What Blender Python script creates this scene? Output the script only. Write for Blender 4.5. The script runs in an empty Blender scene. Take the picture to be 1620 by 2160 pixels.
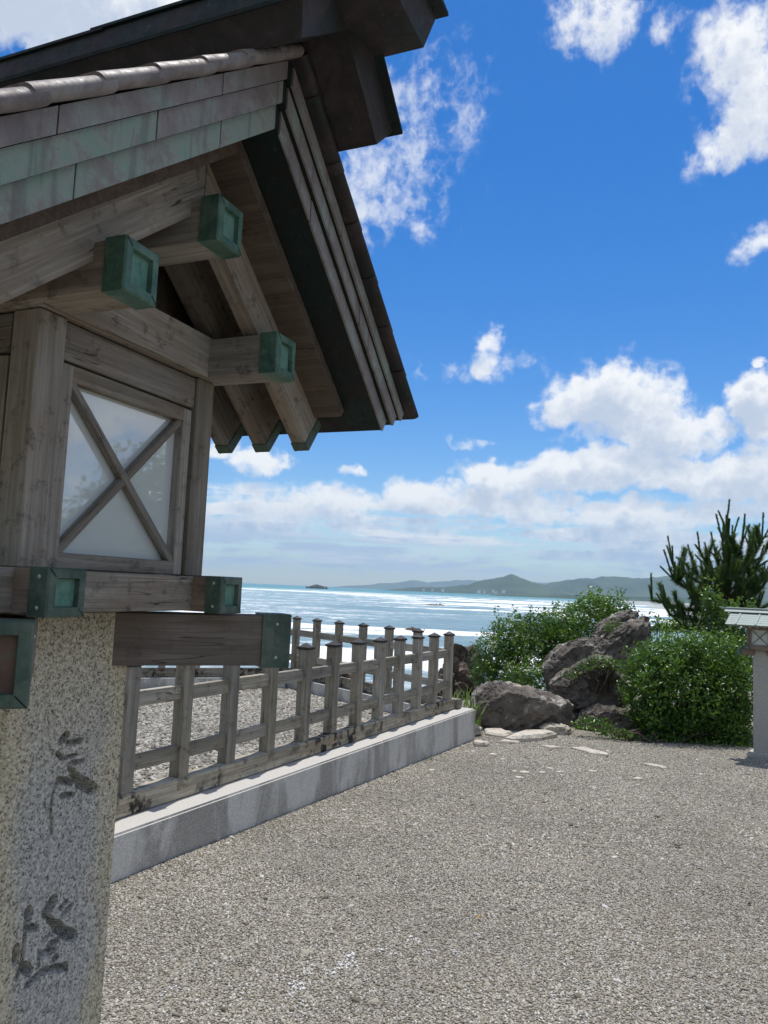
import bpy, bmesh, math, random
import numpy as np
from mathutils import Matrix, Vector, noise as mnoise

R_ = math.radians
scene = bpy.context.scene
COL = scene.collection

# ------------------------------------------------------------------ camera
EYE = Vector((0.0, 0.0, 1.5))
FPX = 1620.0
PITCH = math.atan(161.9 / 1620.0)
ROLL = math.atan(0.042)
_f = Vector((0, math.cos(PITCH), math.sin(PITCH)))
_r0 = Vector((1, 0, 0)); _u0 = _r0.cross(_f)
_r = _r0 * math.cos(ROLL) + _u0 * math.sin(ROLL)
_u = _u0 * math.cos(ROLL) - _r0 * math.sin(ROLL)
cam_d = bpy.data.cameras.new("camera")
cam_d.sensor_fit = 'HORIZONTAL'; cam_d.sensor_width = 36.0; cam_d.lens = 36.0 * FPX / 1620.0
cam_d.clip_start = 0.02; cam_d.clip_end = 90000.0
cam = bpy.data.objects.new("camera", cam_d); COL.objects.link(cam)
m = Matrix((( _r.x, _u.x, -_f.x, EYE.x), (_r.y, _u.y, -_f.y, EYE.y), (_r.z, _u.z, -_f.z, EYE.z), (0, 0, 0, 1)))
cam.matrix_world = m
scene.camera = cam

def ray(px, py):
    return _f + _r * ((px - 810.0) / FPX) - _u * ((py - 1080.0) / FPX)
def at(px, py, dist):
    """point seen at a place of the photograph, dist metres away along +Y"""
    d = ray(px, py); return EYE + d * (dist / d.y)
def azel(px, py):
    d = ray(px, py); return math.atan2(d.x, d.y), math.atan2(d.z, math.hypot(d.x, d.y))

# ------------------------------------------------------------------ view / render
scene.view_settings.view_transform = 'Standard'
scene.view_settings.look = 'None'
scene.view_settings.gamma = 1.0
scene.view_settings.use_curve_mapping = False
scene.view_settings.exposure = 0.95
scene.cycles.use_denoising = True
scene.cycles.max_bounces = 8
scene.cycles.volume_bounces = 0
scene.cycles.transparent_max_bounces = 8
scene.cycles.sample_clamp_indirect = 6.0

SUN_AZ, SUN_EL = 14.0, 72.0

# ------------------------------------------------------------------ node helpers
class NT:
    def __init__(s, tree): s.t = tree; s.n = tree.nodes; s.l = tree.links
    def add(s, typ, **kw):
        nd = s.n.new(typ)
        for k, v in kw.items(): setattr(nd, k, v)
        return nd
    def put(s, sock, v):
        if isinstance(v, bpy.types.NodeSocket): s.l.new(v, sock)
        elif v is not None: sock.default_value = v
    def math(s, op, a, b=None, c=None, clamp=False):
        nd = s.add('ShaderNodeMath', operation=op); nd.use_clamp = clamp
        s.put(nd.inputs[0], a); s.put(nd.inputs[1], b)
        if c is not None: s.put(nd.inputs[2], c)
        return nd.outputs[0]
    def vmath(s, op, a, b=None, c=None, out=0):
        nd = s.add('ShaderNodeVectorMath', operation=op)
        s.put(nd.inputs[0], a); s.put(nd.inputs[1], b)
        if c is not None: s.put(nd.inputs[2], c)
        return nd.outputs[out]
    def mix(s, fac, a, b, blend='MIX'):
        nd = s.add('ShaderNodeMix', data_type='RGBA', blend_type=blend)
        s.put(nd.inputs[0], fac)
        s.put(nd.inputs[6], a if isinstance(a, bpy.types.NodeSocket) else (*a[:3], 1))
        s.put(nd.inputs[7], b if isinstance(b, bpy.types.NodeSocket) else (*b[:3], 1))
        return nd.outputs[2]
    def ramp(s, fac, stops, interp='LINEAR'):
        nd = s.add('ShaderNodeValToRGB'); cr = nd.color_ramp; cr.interpolation = interp
        while len(cr.elements) > 1: cr.elements.remove(cr.elements[-1])
        for i, (p, c) in enumerate(stops):
            e = cr.elements[0] if i == 0 else cr.elements.new(p)
            e.position = p; e.color = (*c[:3], 1) if not isinstance(c, (int, float)) else (c, c, c, 1)
        s.put(nd.inputs[0], fac); return nd.outputs[0]
    def noise(s, vec, scale, detail=4, rough=0.55, dist=0.0, out=0):
        nd = s.add('ShaderNodeTexNoise'); s.put(nd.inputs['Vector'], vec)
        nd.inputs['Scale'].default_value = scale; nd.inputs['Detail'].default_value = detail
        nd.inputs['Roughness'].default_value = rough; nd.inputs['Distortion'].default_value = dist
        return nd.outputs[out]
    def voronoi(s, vec, scale, feature='F1', out='Distance', rnd=1.0):
        nd = s.add('ShaderNodeTexVoronoi', feature=feature); s.put(nd.inputs['Vector'], vec)
        nd.inputs['Scale'].default_value = scale; nd.inputs['Randomness'].default_value = rnd
        return nd.outputs[out]
    def mapr(s, v, a, b, c=0.0, d=1.0, smooth=True):
        nd = s.add('ShaderNodeMapRange', interpolation_type='SMOOTHSTEP' if smooth else 'LINEAR')
        s.put(nd.inputs[0], v); nd.inputs[1].default_value = a; nd.inputs[2].default_value = b
        nd.inputs[3].default_value = c; nd.inputs[4].default_value = d
        return nd.outputs[0]
    def scale(s, vec, sc, loc=(0, 0, 0)):
        nd = s.add('ShaderNodeMapping'); s.put(nd.inputs[0], vec)
        nd.inputs['Scale'].default_value = sc; nd.inputs['Location'].default_value = loc
        return nd.outputs[0]
    def bump(s, h, strength=0.3, dist=0.01, normal=None):
        nd = s.add('ShaderNodeBump'); s.put(nd.inputs['Height'], h)
        nd.inputs['Strength'].default_value = strength; nd.inputs['Distance'].default_value = dist
        if normal is not None: s.l.new(normal, nd.inputs['Normal'])
        return nd.outputs[0]

# ------------------------------------------------------------------ world: sky with clouds
world = bpy.data.worlds.new("World"); scene.world = world; world.use_nodes = True
W = NT(world.node_tree); W.n.clear()
wo = W.add('ShaderNodeOutputWorld'); bg = W.add('ShaderNodeBackground')
W.l.new(bg.outputs[0], wo.inputs[0])
SKY_STRENGTH = 0.15
bg.inputs[1].default_value = SKY_STRENGTH
world.cycles.sampling_method = 'MANUAL'; world.cycles.sample_map_resolution = 512
sky = W.add('ShaderNodeTexSky', sky_type='NISHITA')
sky.sun_disc = False; sky.sun_elevation = R_(SUN_EL); sky.sun_rotation = R_(SUN_AZ)
sky.altitude = 10; sky.air_density = 1.0; sky.dust_density = 0.15; sky.ozone_density = 4.0
hsv = W.add('ShaderNodeHueSaturation'); W.l.new(sky.outputs[0], hsv.inputs['Color'])
hsv.inputs['Hue'].default_value = .508; hsv.inputs['Saturation'].default_value = 1.42; hsv.inputs['Value'].default_value = .44
skycol = hsv.outputs[0]

CUM = [  # photograph place, half size, weight
 (1295, 850, 150, 90, 1.0), (1205, 870, 90, 40, .9), (1400, 915, 110, 60, .9), (1290, 800, 70, 45, .7),
 (1040, 1010, 110, 42, .9), (1180, 1000, 130, 52, .9), (1330, 990, 160, 55, .9), (1510, 1000, 150, 60, .9),
 (890, 1045, 95, 40, .85), (1120, 1070, 100, 45, .8), (1000, 1065, 150, 40, .8), (1310, 1090, 110, 34, .85),
 (1460, 1095, 110, 30, .8), (1615, 860, 75, 75, .95), (1640, 1000, 110, 90, .9), (1500, 890, 60, 36, .7),
 (555, 975, 62, 34, .75), (490, 950, 40, 30, .6), (735, 992, 36, 14, .55), (700, 1062, 130, 40, .7), (560, 1085, 160, 50, .6),
 (1262, 30, 120, 95, .50), (1550, 130, 115, 130, .66), (1540, 315, 85, 62, .60), (1610, 220, 110, 120, .72), (1392, 60, 45, 50, .34),
 (815, 320, 160, 180, .30), (765, 420, 100, 115, .36), (890, 215, 140, 120, .20), (865, 445, 75, 50, .30), (965, 250, 80, 60, .22),
 (1043, 712, 30, 36, .5), (1036, 762, 36, 32, .5), (1075, 770, 60, 30, .2), (1600, 512, 75, 36, .45), (1605, 775, 30, 14, .7),
 (940, 780, 70, 16, .25), (1000, 930, 60, 10, .3),
 (120, -10, 420, 150, 1.1), (-500, 300, 420, 300, .8), (-400, 900, 300, 200, .8), (2100, 300, 260, 200, .9), (2200, 900, 320, 220, .95)]
grp = bpy.data.node_groups.new("cloud_density", 'ShaderNodeTree')
grp.interface.new_socket('P', in_out='INPUT', socket_type='NodeSocketVector')
grp.interface.new_socket('D', in_out='OUTPUT', socket_type='NodeSocketFloat')
grp.interface.new_socket('M', in_out='OUTPUT', socket_type='NodeSocketFloat')
g = NT(grp); gi = g.add('NodeGroupInput'); go = g.add('NodeGroupOutput')
P = gi.outputs[0]
wv = g.noise(P, 11.0, 3, .6, out=1)
Pw = g.vmath('MULTIPLY_ADD', g.vmath('SUBTRACT', wv, (.5, .5, .5)), (.085, .06, 0), P)
wv2 = g.noise(P, 45.0, 3, .6, out=1)
Pw = g.vmath('MULTIPLY_ADD', g.vmath('SUBTRACT', wv2, (.5, .5, .5)), (.034, .026, 0), Pw)
acc = None
for (cx, cy, rx, ry, wgt) in CUM:
    a, e = azel(cx, cy)
    a1, _ = azel(cx + rx, cy); _, e1 = azel(cx, cy - ry)
    ra, re = max(abs(a1 - a), .005) * 1.12, max(abs(e1 - e), .004) * 1.12
    q = g.vmath('MULTIPLY_ADD', Pw, (1 / ra, 1 / re, 0), (-a / ra, -e / re, 0))
    d2 = g.vmath('DOT_PRODUCT', q, q, out=1)
    v = g.math('MULTIPLY_ADD', d2, -wgt * .9, wgt)
    acc = v if acc is None else g.math('MAXIMUM', acc, v)
# more cloud round the unseen sky, added to make its light less blue
sp = g.add('ShaderNodeSeparateXYZ'); g.l.new(P, sp.inputs[0])
az_abs = g.math('ABSOLUTE', sp.outputs[0])
rest = g.math('MULTIPLY', g.mapr(az_abs, .75, 1.1), g.mapr(g.noise(P, 2.6, 3, .5), .36, .58, -.4, 1.0))
rest = g.math('SUBTRACT', rest, g.mapr(az_abs, .75, 1.1, .6, 0))
acc = g.math('MAXIMUM', acc, rest)
# low streaky bank along the horizon
lowm = g.math('MULTIPLY', g.mapr(sp.outputs[1], .004, .03), g.mapr(sp.outputs[1], .10, .16, 1, 0))
streak = g.noise(g.scale(P, (4.5, 42.0, 1)), 1.0, 5, .6, .6)
low = g.math('MULTIPLY_ADD', g.mapr(streak, .33, .60), .80, -.06)
low = g.math('SUBTRACT', g.math('MULTIPLY', g.math('ADD', low, .4), lowm), .4)
acc = g.math('MAXIMUM', acc, low)
acc = g.math('MAXIMUM', acc, -.8)
f1 = g.noise(P, 26.0, 9, .62, .25)
f2 = g.noise(P, 70.0, 6, .6, .4)
det = g.math('MULTIPLY_ADD', g.math('SUBTRACT', f1, .5), 1.45, g.math('MULTIPLY', g.math('SUBTRACT', f2, .5), .72))
g.l.new(g.math('ADD', acc, det), go.inputs[0]); g.l.new(acc, go.inputs[1])

tc = W.add('ShaderNodeTexCoord')
sx = W.add('ShaderNodeSeparateXYZ'); W.l.new(tc.outputs['Generated'], sx.inputs[0])
azn = W.math('ARCTAN2', sx.outputs[0], sx.outputs[1])
eln = W.math('ARCSINE', sx.outputs[2])
cb = W.add('ShaderNodeCombineXYZ'); W.l.new(azn, cb.inputs[0]); W.l.new(eln, cb.inputs[1])
Pv = cb.outputs[0]
def dens(vec):
    nd = W.add('ShaderNodeGroup'); nd.node_tree = grp; W.l.new(vec, nd.inputs[0]); return nd.outputs
d0, m0 = dens(Pv)
d1 = dens(W.vmath('ADD', Pv, (.010, .026, 0)))[0]
alpha = W.math('MULTIPLY', W.mapr(d0, .0, .62), W.mapr(m0, -.1, .6, .35, 1))
thick = W.mapr(d0, .3, 1.0)
shade = W.math('MULTIPLY', W.mapr(W.math('MULTIPLY_ADD', d1, .8, W.math('MULTIPLY', d0, .2)), .12, 1.05), W.mapr(d0, .05, .45))
lowdark = W.mapr(eln, .125, .05)
dark = W.mix(lowdark, (1.95, 2.2, 2.65), (1.2, 1.72, 2.55))
streak_w = W.noise(W.scale(Pv, (3.5, 34.0, 1), (2.2, 1.1, 0)), 1.0, 5, .6, .8)
shade = W.math('MAXIMUM', shade, W.math('MULTIPLY', lowdark, W.mapr(streak_w, .35, .62, .15, .8)))
cl = W.mix(shade, (3.5, 3.5, 3.5), dark)
aboveh = W.mapr(eln, -.002, .012)
alpha = W.math('MULTIPLY', alpha, aboveh)
final = W.mix(W.math('MULTIPLY', alpha, .97), skycol, cl)
W.l.new(final, bg.inputs[0])

# ------------------------------------------------------------------ sun
sd = bpy.data.lights.new("sun", 'SUN'); sd.energy = 2.5; sd.angle = R_(0.6); sd.color = (1.0, .96, .90)
sun = bpy.data.objects.new("sun", sd); COL.objects.link(sun)
sdir = Vector((math.sin(R_(SUN_AZ)) * math.cos(R_(SUN_EL)), math.cos(R_(SUN_AZ)) * math.cos(R_(SUN_EL)), math.sin(R_(SUN_EL))))
sun.rotation_euler = sdir.to_track_quat('Z', 'Y').to_euler()

# ------------------------------------------------------------------ materials
def mat(name, rough=0.8, spec=0.3):
    mt = bpy.data.materials.new(name); mt.use_nodes = True
    N = NT(mt.node_tree); b = N.n['Principled BSDF']
    b.inputs['Roughness'].default_value = rough
    b.inputs['Specular IOR Level'].default_value = spec
    return mt, N, b
def objco(N): return N.add('ShaderNodeTexCoord').outputs['Object']
def rnd(N): return N.add('ShaderNodeObjectInfo').outputs['Random']
def worldpos(N): return N.add('ShaderNodeNewGeometry').outputs['Position']

def wood(name, light, dark, k, mould=0.5, bs=.35, warm=(.2, .1, .05)):
    mt, N, b = mat(name, .85, .2)
    co = N.vmath('ADD', objco(N), N.vmath('MULTIPLY', N.vmath('ADD', rnd(N), (0, 0, 0)), (7.1, 3.3, 5.7)))
    gr = N.noise(N.scale(co, (1.2 * k, 30 * k, 30 * k)), 1.0, 6, .65, .5)
    fine = N.noise(N.scale(co, (6 * k, 160 * k, 160 * k)), 1.0, 3, .6)
    blot = N.noise(co, 5 * k, 5, .6)
    mo = N.noise(co, 22 * k, 7, .7)
    c = N.mix(N.mapr(gr, .3, .72), dark, light)
    c = N.mix(N.mapr(fine, .35, .7, .35, 0), c, tuple(v * .45 for v in dark))
    c = N.mix(N.mapr(blot, .45, .7, 0, .35), c, warm)
    c = N.mix(N.math('MULTIPLY', N.mapr(mo, .52 if mould < .9 else .47, .66 if mould < .9 else .57), N.mapr(blot, .35, .6, 0, mould)), c, (.022, .021, .02))
    ck = N.noise(N.scale(co, (1.1 * k, 38 * k, 38 * k), (3, 1, 2)), 1.0, 2, .4, .2)
    crack = N.mapr(N.math('ABSOLUTE', N.math('SUBTRACT', ck, .5)), .0015, .007, 1, 0)
    crack = N.math('MULTIPLY', crack, N.mapr(N.noise(co, 3.5 * k, 2, .5), .52, .60))
    c = N.mix(N.math('MULTIPLY', crack, .8), c, (.02, .017, .014))
    hv = N.add('ShaderNodeHueSaturation'); N.put(hv.inputs['Color'], c)
    rn2 = N.math('FRACT', N.math('MULTIPLY', rnd(N), 17.3))
    N.put(hv.inputs['Value'], N.mapr(rnd(N), 0, 1, .74, 1.18, False)); N.put(hv.inputs['Saturation'], N.mapr(rn2, 0, 1, .75, 1.25, False))
    N.put(b.inputs['Base Color'], hv.outputs[0])
    h = N.math('SUBTRACT', N.math('ADD', gr, N.math('MULTIPLY', fine, .5)), crack)
    N.put(b.inputs['Normal'], N.bump(h, bs, .004 / k))
    return mt
M = {}
M['wood'] = wood('lantern wood', (.44, .40, .345), (.24, .21, .175), 2.2, .55, .5, (.25, .17, .115))
M['wood_red'] = wood('lantern wood brown', (.38, .305, .255), (.24, .187, .155), 2.0, .25, .4, (.17, .115, .085))
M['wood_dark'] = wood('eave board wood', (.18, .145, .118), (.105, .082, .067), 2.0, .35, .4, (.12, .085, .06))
M['fence'] = wood('fence wood', (.50, .465, .39), (.24, .218, .175), .8, .55, .6, (.27, .22, .15))
M['sill'] = wood('fence sill wood', (.52, .48, .40), (.22, .195, .155), .6, 1.0, .6, (.24, .2, .14))

def copper(name, cols, rough=.55, spec=.4, sc=1.0, bs=.25, metal=0.0):
    mt, N, b = mat(name, rough, spec)
    co = N.vmath('ADD', objco(N), N.vmath('MULTIPLY', N.vmath('ADD', rnd(N), (0, 0, 0)), (3.1, 5.3, 1.7)))
    a = N.noise(co, 14 * sc, 6, .65, .6); f = N.noise(co, 80 * sc, 6, .7)
    c = N.ramp(N.math('ADD', N.math('MULTIPLY', a, .75), N.math('MULTIPLY', f, .25)), [(.40, cols[0]), (.5, cols[1]), (.60, cols[2])])
    stk = N.noise(N.scale(co, (60 * sc, 60 * sc, 5 * sc)), 1.0, 4, .6, .3)
    c = N.mix(N.mapr(stk, .52, .68, 0, .45), c, tuple(v * .5 for v in cols[2]))
    spots = N.mapr(N.noise(co, 140 * sc, 4, .7), .62, .70, 0, .5)
    c = N.mix(spots, c, cols[3])
    N.put(b.inputs['Base Color'], c)
    N.put(b.inputs['Roughness'], N.mapr(f, .3, .7, rough - .12, rough + .15))
    b.inputs['Metallic'].default_value = metal
    N.put(b.inputs['Normal'], N.bump(N.math('ADD', f, N.math('MULTIPLY', a, .6)), bs, .004))
    return mt
M['cap'] = copper('patina cap', [(.045, .11, .08), (.085, .175, .13), (.14, .225, .175), (.30, .38, .33)], .5, .4, 2.0)
M['cap_panel'] = copper('patina panel', [(.075, .19, .145), (.13, .28, .22), (.17, .29, .235), (.13, .09, .08)], .55, .35, 3.0)
M['cap_dark'] = copper('dark green cap', [(.045, .08, .058), (.07, .115, .086), (.12, .155, .125), (.2, .26, .22)], .5, .4, 2.0)
M['cap_brown'] = copper('worn brown panel', [(.10, .06, .045), (.14, .085, .062), (.12, .11, .085), (.08, .14, .11)], .55, .3)
M['band'] = copper('weathered copper sheet', [(.26, .37, .30), (.32, .355, .31), (.27, .245, .22), (.14, .18, .15)], .62, .35, 1.1, .8)
M['band_hi'] = copper('brown copper sheet', [(.29, .34, .30), (.27, .235, .22), (.22, .185, .18), (.30, .40, .34)], .55, .45, 1.0, .6)
M['roll'] = copper('dull copper edge roll', [(.30, .27, .25), (.25, .215, .20), (.19, .16, .152), (.28, .33, .29)], .62, .3, 1.0, .2)
M['roof_dark'] = copper('dark copper sheet', [(.010, .028, .025), (.013, .022, .021), (.024, .021, .022), (.05, .1, .085)], .6, .3, .8, .25)
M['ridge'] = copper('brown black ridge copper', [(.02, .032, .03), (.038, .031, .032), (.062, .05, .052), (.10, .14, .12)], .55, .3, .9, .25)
M['nail'] = copper('nail head', [(.45, .45, .42), (.5, .5, .47), (.55, .55, .5), (.3, .3, .3)], .4, .5)
M['pale_roof'] = copper('pale green copper roof', [(.22, .29, .265), (.26, .32, .30), (.24, .27, .26), (.16, .21, .19)], .55, .35, .9, .3)

def granite(name, edge=False):
    mt, N, b = mat(name, .82, .3)
    co = objco(N)
    s1 = N.noise(co, 420, 3, .6); s2 = N.noise(co, 130, 4, .7); big = N.noise(co, 6, 4, .55)
    vc = N.add('ShaderNodeSeparateColor'); N.l.new(N.voronoi(co, 370, out='Color'), vc.inputs[0])
    vd = N.add('ShaderNodeSeparateColor'); N.l.new(N.voronoi(co, 520, out='Color'), vd.inputs[0])
    val = N.math('ADD', N.math('MULTIPLY', vc.outputs[0], .55), N.math('MULTIPLY', N.mapr(s2, .3, .7), .45))
    grey = N.ramp(val, [(.12, (.20, .195, .182)), (.32, (.36, .352, .328)), (.62, (.51, .497, .46)), (.9, (.66, .645, .595))])
    tan = N.ramp(val, [(.12, (.26, .222, .15)), (.32, (.46, .40, .28)), (.62, (.61, .545, .40)), (.9, (.73, .675, .53))])
    if edge:
        xyz = N.add('ShaderNodeSeparateXYZ'); N.l.new(co, xyz.inputs[0])
        ed = N.math('ADD', N.math('ABSOLUTE', xyz.outputs[1]), N.math('MULTIPLY', N.math('SUBTRACT', big, .5), .12))
        top = N.mapr(xyz.outputs[2], 1.18, 1.42, 0, .7)
        fac = N.math('MAXIMUM', N.mapr(ed, .035, .08), top)
    else:
        fac = N.mapr(big, .5, .75, 0, .5)
    c = N.mix(fac, grey, tan)
    c = N.mix(N.mapr(vd.outputs[1], .86, .90, 0, .75), c, (.055, .055, .052))
    N.put(b.inputs['Base Color'], c)
    N.put(b.inputs['Normal'], N.bump(N.math('ADD', s1, vc.outputs[0]), .15, .0015))
    return mt
M['granite'] = granite('pillar granite', True)
M['granite2'] = granite('grey granite')

# frosted window pane
mt, N, b = mat('frosted white pane', .03, 1.0)
b.inputs['Coat Weight'].default_value = 1.0; b.inputs['Coat IOR'].default_value = 1.75; b.inputs['Coat Roughness'].default_value = .02; b.inputs['IOR'].default_value = 1.6
b.inputs['Base Color'].default_value = (.68, .72, .725, 1)
M['pane'] = mt

# stone kerb: vertical water streaks
mt, N, b = mat('stained kerb stone', .88, .2)
co = objco(N)
st = N.noise(N.scale(co, (3.0, 3.0, 1.0)), 1.0, 7, .66, .5); sp1 = N.noise(co, 130, 4, .7); bl = N.noise(co, 1.6, 4, .6)
geo = N.add('ShaderNodeNewGeometry'); sn = N.add('ShaderNodeSeparateXYZ'); N.l.new(geo.outputs['Normal'], sn.inputs[0])
side = N.mapr(sn.outputs[2], .3, .8, 1, 0)
c = N.mix(N.mapr(sp1, .3, .7), (.37, .357, .33), (.52, .50, .465))
dk = N.math('MULTIPLY', side, N.math('MULTIPLY', N.mapr(st, .44, .58), N.mapr(bl, .25, .6, .55, 1)))
c = N.mix(side, c, N.mix(N.mapr(sp1, .3, .7), (.50, .48, .445), (.74, .715, .67)))  # side coloured lighter than the top, to offset shade there and sun above
c = N.mix(N.math('MULTIPLY', dk, .66), c, N.mix(N.mapr(sp1, .3, .7), (.125, .117, .105), (.33, .31, .28)))
N.put(b.inputs['Base Color'], c); N.put(b.inputs['Normal'], N.bump(sp1, .3, .004)); M['kerb'] = mt

# gravel ground under the loose stones
mt, N, b = mat('fine gravel ground', .95, .15)
co = worldpos(N)
v1 = N.voronoi(co, 120, out='Color'); d1_ = N.voronoi(co, 120)
sc_ = N.add('ShaderNodeSeparateColor'); N.l.new(v1, sc_.inputs[0])
c = N.ramp(sc_.outputs[0], [(0, (.12, .105, .085)), (.4, (.24, .215, .18)), (.75, (.34, .315, .27)), (1, (.50, .48, .43))])
c = N.mix(N.mapr(d1_, .3, .75, 0, .75), c, (.05, .045, .038))
big = N.noise(co, .9, 5, .6); c = N.mix(N.mapr(big, .4, .7, 0, .3), c, (.34, .29, .21))
N.put(b.inputs['Base Color'], c)
N.put(b.inputs['Normal'], N.bump(N.math('SUBTRACT', 1.0, d1_), .8, .006)); M['gravel'] = mt

# earth, rock slope, seabed: one sheet
mt, N, b = mat('earth', .95, .1)
co = worldpos(N); n1 = N.noise(co, 2.2, 6, .65); n2 = N.noise(co, 14, 5, .65)
c = N.mix(N.mapr(n1, .35, .65), (.10, .085, .06), (.20, .175, .13)); c = N.mix(N.mapr(n2, .5, .7, 0, .5), c, (.05, .075, .03))
N.put(b.inputs['Base Color'], c); N.put(b.inputs['Normal'], N.bump(n2, .6, .05)); M['earth'] = mt

def stone(name, tones, sc, spec=.2):
    mt, N, b = mat(name, .8, spec)
    oi = N.add('ShaderNodeObjectInfo')
    c = N.ramp(oi.outputs['Random'], tones)
    wp = N.math('ADD', N.math('MULTIPLY', N.noise(worldpos(N), .8, 5, .62), .6), N.math('MULTIPLY', N.noise(N.scale(worldpos(N), (.55, .16, 1)), 1.0, 4, .6, .6), .4)); c = N.mix(N.mapr(wp, .40, .58, .0, .5), c, N.mix(.5, c, (.10, .095, .085)))
    n = N.noise(objco(N), sc, 3, .6)
    c = N.mix(N.mapr(n, .35, .7, 0, .35), c, (.1, .09, .075))
    N.put(b.inputs['Base Color'], c); return mt
M['pebble'] = stone('fine pebble', [(0, (.11, .098, .075)), (.2, (.225, .20, .155)), (.45, (.335, .302, .245)), (.65, (.405, .36, .28)), (.8, (.28, .272, .25)), (.93, (.52, .505, .46)), (1, (.70, .69, .65))], 3)
M['pebble_big'] = stone('grey pebble', [(0, (.12, .112, .095)), (.3, (.225, .21, .178)), (.6, (.325, .30, .255)), (.85, (.43, .405, .35)), (1, (.58, .56, .51))], 3)

def rockmat(name, base, dark, lich, lamt, top=(.36, .31, .25)):
    mt, N, b = mat(name, .9, .2)
    co = objco(N)
    a = N.noise(co, 1.7, 7, .65, .4); f = N.noise(co, 11, 7, .7); l = N.noise(co, 3.2, 8, .72, .3)
    c = N.mix(N.mapr(a, .35, .65), dark, base)
    c = N.mix(N.mapr(f, .5, .68, 0, .6), c, tuple(v * .4 for v in dark))
    c = N.mix(N.mapr(l, .56, .64, 0, lamt), c, lich)
    c = N.mix(N.mapr(N.noise(co, 2.0, 4, .6), .58, .72, 0, .5), c, top)
    N.put(b.inputs['Base Color'], c)
    N.put(b.inputs['Normal'], N.bump(N.math('ADD', f, N.math('MULTIPLY', a, 2)), .8, .05)); return mt
M['rock'] = rockmat('boulder', (.215, .19, .16), (.085, .073, .063), (.50, .48, .43), .8, (.26, .21, .165))
M['rock_pale'] = rockmat('pale stone', (.66, .61, .53), (.48, .43, .36), (.74, .71, .66), .5, (.58, .48, .37))
M['rock_sea'] = rockmat('shore rock', (.20, .155, .125), (.08, .062, .052), (.30, .26, .22), .4)

def leafmat(name, c0, c1, c2, gloss=.35):
    mt, N, b = mat(name, gloss, .45)
    at_ = N.add('ShaderNodeAttribute', attribute_name='tone')
    c = N.ramp(at_.outputs['Fac'], [(0, c0), (.6, c1), (1, c2)])
    N.put(b.inputs['Base Color'], c)
    tr = N.add('ShaderNodeBsdfTranslucent'); N.put(tr.inputs[0], N.mix(.6, c, (.16, .26, .03)))
    mx = N.add('ShaderNodeMixShader'); mx.inputs[0].default_value = .36
    N.l.new(b.outputs[0], mx.inputs[1]); N.l.new(tr.outputs[0], mx.inputs[2])
    N.l.new(mx.outputs[0], N.n['Material Output'].inputs[0]); return mt
M['leaf'] = leafmat('shrub leaf', (.030, .085, .010), (.078, .185, .020), (.20, .34, .035))
M['leaf_b'] = leafmat('climber leaf', (.030, .075, .012), (.068, .150, .022), (.16, .27, .040))
M['needle'] = leafmat('pine needle', (.020, .060, .016), (.050, .115, .030), (.11, .19, .05), .5)
M['candle'] = leafmat('young pine shoot', (.035, .075, .028), (.065, .115, .042), (.13, .175, .07), .6)
M['grass'] = leafmat('grass blade', (.05, .11, .02), (.11, .20, .035), (.2, .28, .07), .5)
mt, N, b = mat('bark', .95, .1); n1 = N.noise(objco(N), 14, 6, .7)
N.put(b.inputs['Base Color'], N.mix(n1, (.04, .03, .024), (.12, .095, .075))); M['bark'] = mt
mt, N, b = mat('dry leaf', .7, .2); b.inputs['Base Color'].default_value = (.06, .045, .035, 1); M['dead'] = mt
mt, N, b = mat('yellow leaf', .7, .2); b.inputs['Base Color'].default_value = (.45, .25, .07, 1); M['dead2'] = mt

# sea
mt, N, b = mat('sea water', .45, .18)
co = worldpos(N)
rip = N.noise(N.scale(co, (.10, .26, 1)), 1.0, 7, .62, .4); rip2 = N.noise(N.scale(co, (.9, 1.6, 1)), 1.0, 5, .6, .3)
fo1 = N.noise(N.scale(co, (.010, .045, 1)), 1.0, 7, .60, .5)
fo2 = N.noise(N.scale(co, (.11, .22, 1), (13, 7, 0)), 1.0, 7, .70, 1.0)
fo3 = N.noise(N.scale(co, (.7, 1.1, 1), (3, 9, 0)), 1.0, 5, .7, .5)
sxy = N.add('ShaderNodeSeparateXYZ'); N.l.new(co, sxy.inputs[0])
near = N.mapr(sxy.outputs[1], 45, 95, 0, 1)
far = N.mapr(sxy.outputs[1], 500, 1500, 1, 0)
fa = N.add('ShaderNodeAttribute', attribute_name='foam')
patch = N.noise(N.scale(co, (.013, .017, 1), (5, 2, 0)), 1.0, 4, .6, .6)
patch2 = N.noise(N.scale(co, (.005, .009, 1), (1, 8, 0)), 1.0, 4, .6, .5)
lace = N.math('ADD', N.math('MULTIPLY', fo2, .6), N.math('MULTIPLY', fo3, .4))
cr = N.math('MULTIPLY', fa.outputs['Fac'], N.mapr(N.math('ADD', patch, N.mapr(sxy.outputs[0], 60, -60, -.05, .06)), .36, .54))
br = N.mapr(N.math('ADD', N.math('MULTIPLY', cr, 1.5), N.math('MULTIPLY', N.math('SUBTRACT', lace, .5), 1.7)), .15, .42)
shoal = N.mapr(sxy.outputs[0], 50, -50, -.09, .10)
wash = N.math('MULTIPLY', N.math('MULTIPLY', N.mapr(lace, .45, .60), N.mapr(fo1, .40, .58, .1, 1)), N.mapr(N.math('ADD', N.math('ADD', patch2, shoal), N.math('MULTIPLY', fo1, .35)), .56, .76, 0, .85))
foam = N.math('MULTIPLY', N.math('MAXIMUM', br, wash), N.mapr(sxy.outputs[1], 700, 1700, 1, .12))
wc = N.ramp(N.mapr(sxy.outputs[1], 50, 2500, smooth=False), [(0, (.17, .27, .31)), (.15, (.22, .33, .37)), (.5, (.13, .30, .32)), (1, (.07, .26, .28))])
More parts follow.
